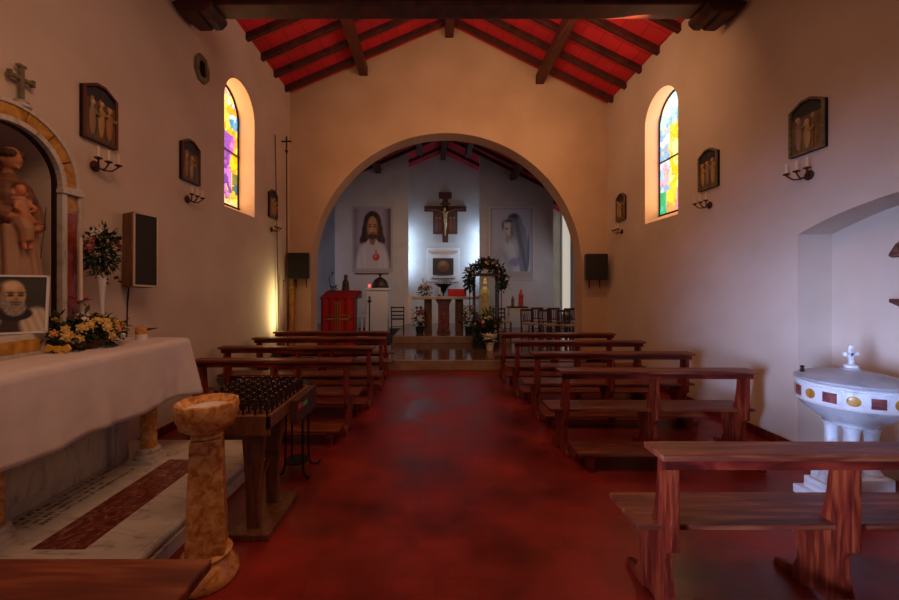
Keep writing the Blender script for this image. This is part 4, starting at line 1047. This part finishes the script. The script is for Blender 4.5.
for p in arcg[4:23]:
    for q in range(1):
        m, nm = rg.choice([K['w'], K['r'], K['r'], K['y']]); bloom(t, p+Vector((rg.uniform(-.09, .09), -.12, rg.uniform(-.02, .12))), .036, m, nm, rg, (0, -1, .3))
arrangement((SX, SY-.34, .2), 'bank of mixed flowers and leaves in front of the glass case', (.34, .13, .34), 20, [K['w'], K['p'], K['y'], K['r']], 420, .13, 'leaf', .06, 'shrine_flowers', .46, random.Random(14))
MB().box(-.24, .24, -.06, .06, 0, .18).build('trough', M['black'], bpy.data.objects['shrine_flowers'])
b = MB()
for k in range(9):
    a = -.3+k*.21; b.leaf((rg.uniform(-.1, .1), 0, .70), (math.cos(.5+k*.25), -.1, 1), (0, 1, 0), .38, .035)
b.build('long_leaves', M['leaf2'], bpy.data.objects['shrine_flowers'])
t = thing('white_poinsettia', 'white poinsettia in a pale pot on the sanctuary step floor', 'potted plant', (1.28, 8.86, .2))
MB().lathe([(.07, 0), (.10, .16), (.11, .16), (.11, .18)], n=16).build('pot', M['wax'], t, True)
b = MB(); rg = random.Random(3)
for k in range(26):
    a = rg.uniform(0, 2*PI); el_ = rg.uniform(-.1, .9); b.leaf((0, 0, .24+rg.uniform(0, .06)), (math.cos(a), math.sin(a), el_), (0, 0, 1), .22, .10)
b.build('white_bracts', M['rose_w'], t)
MB().leaves((0, 0, .22), (.12, .12, .04), 20, .12, .06, rg).build('leaves', M['leaf2'], t)

# lectern with red drape
t = thing('lectern', 'wide lectern covered by a red cloth with a gold cross', 'lectern', (-2.27, 9.2, .2))
MB().box(-.34, .34, -.16, .26, 0, 1.20).build('body', M['chair_wood'], t, bevel=.01)
MB().prism([(-.30, 1.20), (.32, 1.20), (.32, 1.38), (-.30, 1.22)], 'x', -.44, .44).build('desk_top', M['chair_wood'], t, bevel=.006)
bm = MB(); N = 40
for i in range(N):
    x0, x1 = -.40+.8*i/N, -.40+.8*(i+1)/N
    y0, y1 = -.325-.022*math.sin(x0*34), -.325-.022*math.sin(x1*34)
    bm.prism([(x0, y0), (x1, y1), (x1, y1+.01), (x0, y0+.01)], 'z', .03, 1.215)
bm.box(-.40, .40, -.34, .30, 1.385, 1.392, Matrix.Translation((0, 0, 0)) @ Matrix.Rotation(0, 4, 'X')) if False else None
bm.prism([(-.345, 1.215), (-.345, 1.228), (.32, 1.392), (.32, 1.382)], 'x', -.40, .40)
bm.build('red_drape', M['red_cloth'], t)
b = MB().box(-.014, .014, -.36, -.352, .12, 1.14).box(-.26, .30, -.36, -.352, .70, .75).box(-.26, .30, -.36, -.352, .80, .815).box(.26, .30, -.36, -.352, .70, .81).box(-.06, -.045, -.36, -.352, .12, 1.14).box(.045, .06, -.36, -.352, .12, 1.14)
b.build('gold_cross_embroidery', M['gold'], t)
MB().tube([(-.28, .2, 1.3), (-.34, .15, 1.7), (-.18, -.05, 1.82)], .008, 6).ball((-.20, -.04, 1.82), .022, 8, 6).build('microphone', M['iron'], t)
t = thing('kneeling_statuette', 'brown hooded statuette behind the red lectern top', 'statuette', (-2.27, 9.66, .2), -PI/2)
bc = rgb(82, 56, 44)
MB().box(-.12, .12, -.14, .14, 0, 1.28).build('pedestal', M['chair_wood'], t)
sculpt('figure', [(lambda m: m.lathe([(.10, 1.28), (.11, 1.30), (.09, 1.48), (.075, 1.62), (.04, 1.68)], n=16), bc), (lambda m: m.ball((.02, 0, 1.72), (.05, .045, .06)), rgb(110, 78, 60)), (lambda m: m.ball((-.01, 0, 1.73), (.055, .055, .07)), bc),
                  (lambda m: m.tube([(0, -.06, 1.6), (.08, -.03, 1.52), (.12, 0, 1.56)], [.03, .025, .015]), bc), (lambda m: m.tube([(0, .06, 1.6), (.08, .03, 1.52), (.12, 0, 1.56)], [.03, .025, .015]), bc)], t, .014, 1)
arrangement((-2.50, 9.40, 1.56), 'small green sprig on the corner of the red lectern', (.09, .07, .07), 2, [K['w']], 50, .07, 'leaf2', .04, 'sprig', .08, random.Random(23))
bpy.data.objects['sprig'].location.z = 1.555

# domed reliquary on white pedestal with red lamp
t = thing('white_pedestal', 'white pedestal left of the high altar with a red lamp on its corner', 'pedestal', (-1.82, 12.2, .2))
MB().box(-.33, .33, -.25, .25, 0, 1.38).box(-.37, .37, -.29, .29, 1.38, 1.45).build('block', M['vwhite'], t, bevel=.01)
t = thing('domed_reliquary', 'dark domed reliquary with a knob on the white pedestal', 'reliquary', (-1.76, 12.2, 1.652))
MB().lathe([(.27, 0), (.28, .02), (.26, .12), (.20, .24), (.10, .32), (.03, .35)], n=28).build('dome', M['chair_dark'], t, True)
MB().lathe([(.03, .34), (.025, .38), (.06, .41), (.03, .45)], n=12).box(-.10, .10, -.015, .015, .43, .46).build('finial', M['chair_dark'], t)
t = thing('red_lamp', 'small red sanctuary lamp on the white pedestal edge', 'lamp', (-2.07, 11.99, 1.652))
MB().lathe([(.04, 0), (.045, .01), (.03, .02)], n=12).build('foot', M['gold'], t); MB().lathe([(.035, .02), (.045, .10), (.04, .11)], n=12).build('red_glass', emitter('lit_red_glass', (1, .10, .10), 1.5), t, True)
t = thing('dark_candle_stand', 'dark slim candle stand before the white pedestal', 'candle stand', (-2.0, 11.6, .2))
MB().lathe([(.13, 0), (.13, .02), (.02, .05), (.018, 1.0), (.07, 1.04), (.07, 1.07)], n=16).build('stem', M['iron'], t, True); MB().lathe([(.03, 1.07), (.03, 1.2)], n=12).build('candle', M['chair_wood'], t)
t = thing('white_rail', 'low white balustrade right of the red lectern', 'balustrade', (-2.25, 11.0, .2))
MB().box(-.32, .32, -.04, .04, .62, .67).box(-.32, .32, -.04, .04, .04, .08).build('rails', M['vwhite'], t)
for k in range(5): MB().lathe([(.02, .08), (.035, .2), (.018, .35), (.03, .5), (.02, .62)], (-.26+.13*k, 0, 0), 10).build('baluster', M['vwhite'], t, True)
tag(MB().box(-3.2, -1.15, 9.75, 13.5, .201, .222).build('carpet', M['carpet'], bevel=.005), 'dark carpet on the sanctuary floor between lectern and high altar', 'carpet')

# chairs
def make_chair(wood, seatm, name, label, loc, rz, group=None, slats=3, z=.2):
    t = thing(name, label, 'chair', loc, rz, group)
    for x in (-.19, .19):
        MB().bar((x, -.18, 0), (x, -.18, .45), .032, .032, (0, 1, 0)).build('leg', wood, t)
        MB().bar((x, .18, 0), (x, .22, .86), .032, .034, (0, 1, 0)).build('back_leg', wood, t)
    MB().box(-.21, .21, -.20, .19, .44, .475).build('seat', seatm, t, bevel=.006)
    if slats == 3:
        for k in range(5): MB().bar((-.13+.065*k, .195, .50), (-.13+.065*k, .215, .80), .022, .012, (0, 1, 0)).build('back_slat', wood, t)
        MB().bar((-.19, .215, .83), (.19, .215, .83), .02, .06).build('top_rail', wood, t); MB().bar((-.19, .197, .52), (.19, .197, .52), .02, .03).build('lower_rail', wood, t)
    else:
        for k, zz in enumerate((.58, .70, .82)): MB().bar((-.19, .2+.006*k, zz), (.19, .2+.006*k, zz), .014, .045).build('back_slat', wood, t)
    MB().bar((-.19, -.18, .2), (.19, -.18, .2), .02, .02).bar((-.19, -.18, .25), (-.19, .185, .25), .02, .02).bar((.19, -.18, .25), (.19, .185, .25), .02, .02).build('stretcher', wood, t)
    return t
lab = 'straw seated wooden chair by the right sanctuary wall, '
c0 = make_chair(M['chair_wood'], M['straw'], 'straw_chair', lab+'leftmost of the front row', (2.66, 10.5, .2), .35, 'straw chairs on the right of the sanctuary')
for i, (x, y, rz, l) in enumerate(((3.10, 10.3, .3, 'second of the front row'), (3.54, 10.1, .3, 'rightmost of the front row'), (3.17, 11.35, .3, 'leftmost of the back row'), (3.60, 11.15, .3, 'middle of the back row'), (4.03, 10.95, .3, 'end of the back row'), (3.12, 9.75, .3, 'nearest the arch, left'), (3.5, 9.45, .3, 'nearest the arch, right'))):
    if i >= 5: continue
    place(c0, (x, y, .2), rz, lab+l)
make_chair(M['chair_dark'], M['chair_dark'], 'ladder_back_chair', 'dark ladder back chair left of the high altar', (-1.18, 12.0, .222), PI+.1, slats=2)
make_chair(M['chair_wood'], M['straw'], 'side_chair', 'brown wooden chair right of the glass case', (1.98, 11.2, .2), .3, slats=2)
# small table with statuettes
t = thing('side_table', 'small white side table right of the glass case', 'table', (2.58, 11.9, .2))
MB().box(-.30, .30, -.22, .22, .83, .87).build('table_top', M['leaf'], t, bevel=.005)
MB().box(-.29, .29, -.21, .21, .64, .828).build('apron', M['vwhite'], t)
for x in (-.26, .26):
    for y in (-.18, .18): MB().box(x-.025, x+.025, y-.025, y+.025, 0, .64).build('leg', M['vwhite'], t)
def statuette(x, h, col, skin, label):
    t = thing('saint_statuette', label, 'statuette', (x, 11.85, 1.072), -PI/2)
    sculpt('figure', [(lambda m: m.lathe([(h*.14, 0), (h*.15, h*.05), (h*.13, h*.5), (h*.14, h*.68), (h*.06, h*.8)], n=16), col), (lambda m: m.ball((.01, 0, h*.9), (h*.085, h*.08, h*.10)), skin),
                      (lambda m: m.tube([(0, -h*.12, h*.72), (h*.12, -h*.08, h*.55), (h*.16, 0, h*.6)], [h*.05, h*.045, h*.03]), col), (lambda m: m.tube([(0, h*.12, h*.72), (h*.12, h*.08, h*.55), (h*.16, 0, h*.6)], [h*.05, h*.045, h*.03]), col)], t, h*.03, 1)
statuette(2.68, .54, rgb(200, 60, 45), rgb(215, 110, 80), 'red robed saint statuette on the small white table')
statuette(2.42, .34, rgb(110, 92, 74), rgb(150, 120, 95), 'small grey brown statuette beside the red robed one')

# ------------------------------------------------------------------ lights
def area(name, loc, target, sx, sy, power, col, spread=None):
    l = bpy.data.lights.new(name, 'AREA'); l.shape = 'RECTANGLE'; l.size = sx; l.size_y = sy; l.energy = power; l.color = col
    if spread: l.spread = spread
    o = bpy.data.objects.new(name, l); C.objects.link(o); o.location = loc
    o.rotation_euler = (Vector(target)-Vector(loc)).to_track_quat('-Z', 'Y').to_euler(); return o
WARM = (1, .52, .24); COOL = (.45, .60, 1)
area('side_door_daylight', (-2.9, -1.4, 1.3), (3.75, 3.5, .9), .9, 1.7, 30, (.40, .55, 1), .48)
area('rear_fill', (.3, -2.9, 4.7), (.3, 6, 2.0), 1.5, 1.3, 12, (1, .60, .40))  # warm fill light added behind the camera
area('tie_beam_uplight', (.3, 4.9, 5.36), (.3, 6.8, 7.0), 4.5, .15, 23, (1, .64, .46))
area('tie_beam_downlight', (1.5, 4.78, 4.94), (2.0, 8, 3.6), 2.2, .1, 30, WARM)
area('nave_fill', (-.3, 1.6, 4.6), (-.6, 2.6, 0), 2.6, .8, 52, (1, .53, .30))  # overhead warm fill added for the nave, no fixture
area('window_glow_left', (-3.31, 5.96, 3.95), (0, 5.96, 3.9), .8, 1.9, 17, (1, .48, .18))
area('window_glow_right', (3.85, 6.1, 3.9), (0, 6.1, 3.85), .8, 1.9, 19, (1, .44, .20))
area('niche_tube_left', (-1.25, 15.05, 3.1), (-.9, 15.6, 3.1), .10, 2.0, 22, (.50, .72, 1))
area('niche_tube_right', (1.98, 15.05, 3.1), (1.6, 15.6, 3.1), .10, 2.0, 28, (.50, .72, 1))
area('sanctuary_window_left', (-5.1, 12.6, 2.4), (-1, 14.5, 1.0), 1.2, 2.2, 11, (.50, .62, 1))
area('sanctuary_window_right', (5.1, 12.4, 2.4), (1, 11.6, .9), 1.6, 2.2, 22, (.70, .78, 1))
area('sanctuary_lamp', (.3, 9.0, 4.7), (-.4, 13.2, 2.2), 1.5, .3, 18, (1, .66, .48), 1.8)
area('corner_lamp', (-2.78, 7.22, 1.3), (-3.05, 7.12, 1.35), .05, .9, 5.5, (1, .82, .38))

w = bpy.data.worlds.new('world'); bpy.context.scene.world = w; w.use_nodes = True
w.node_tree.nodes['Background'].inputs['Color'].default_value = (.6, .75, 1, 1); w.node_tree.nodes['Background'].inputs['Strength'].default_value = .25

# ------------------------------------------------------------------ camera
cam = bpy.data.cameras.new('camera'); cam.sensor_width = 36; cam.lens = 36*380/899
cam.shift_x = 14.5/899; cam.shift_y = -12/899; cam.clip_start = .05
co = bpy.data.objects.new('camera', cam); C.objects.link(co); co.location = (0, 0, 1.65); co.rotation_euler = (PI/2, 0, 0)
sc = bpy.context.scene; sc.camera = co
sc.view_settings.view_transform = 'Standard'; sc.view_settings.look = 'None'; sc.view_settings.exposure = .08; sc.view_settings.gamma = 1
sc.view_settings.use_curve_mapping = False
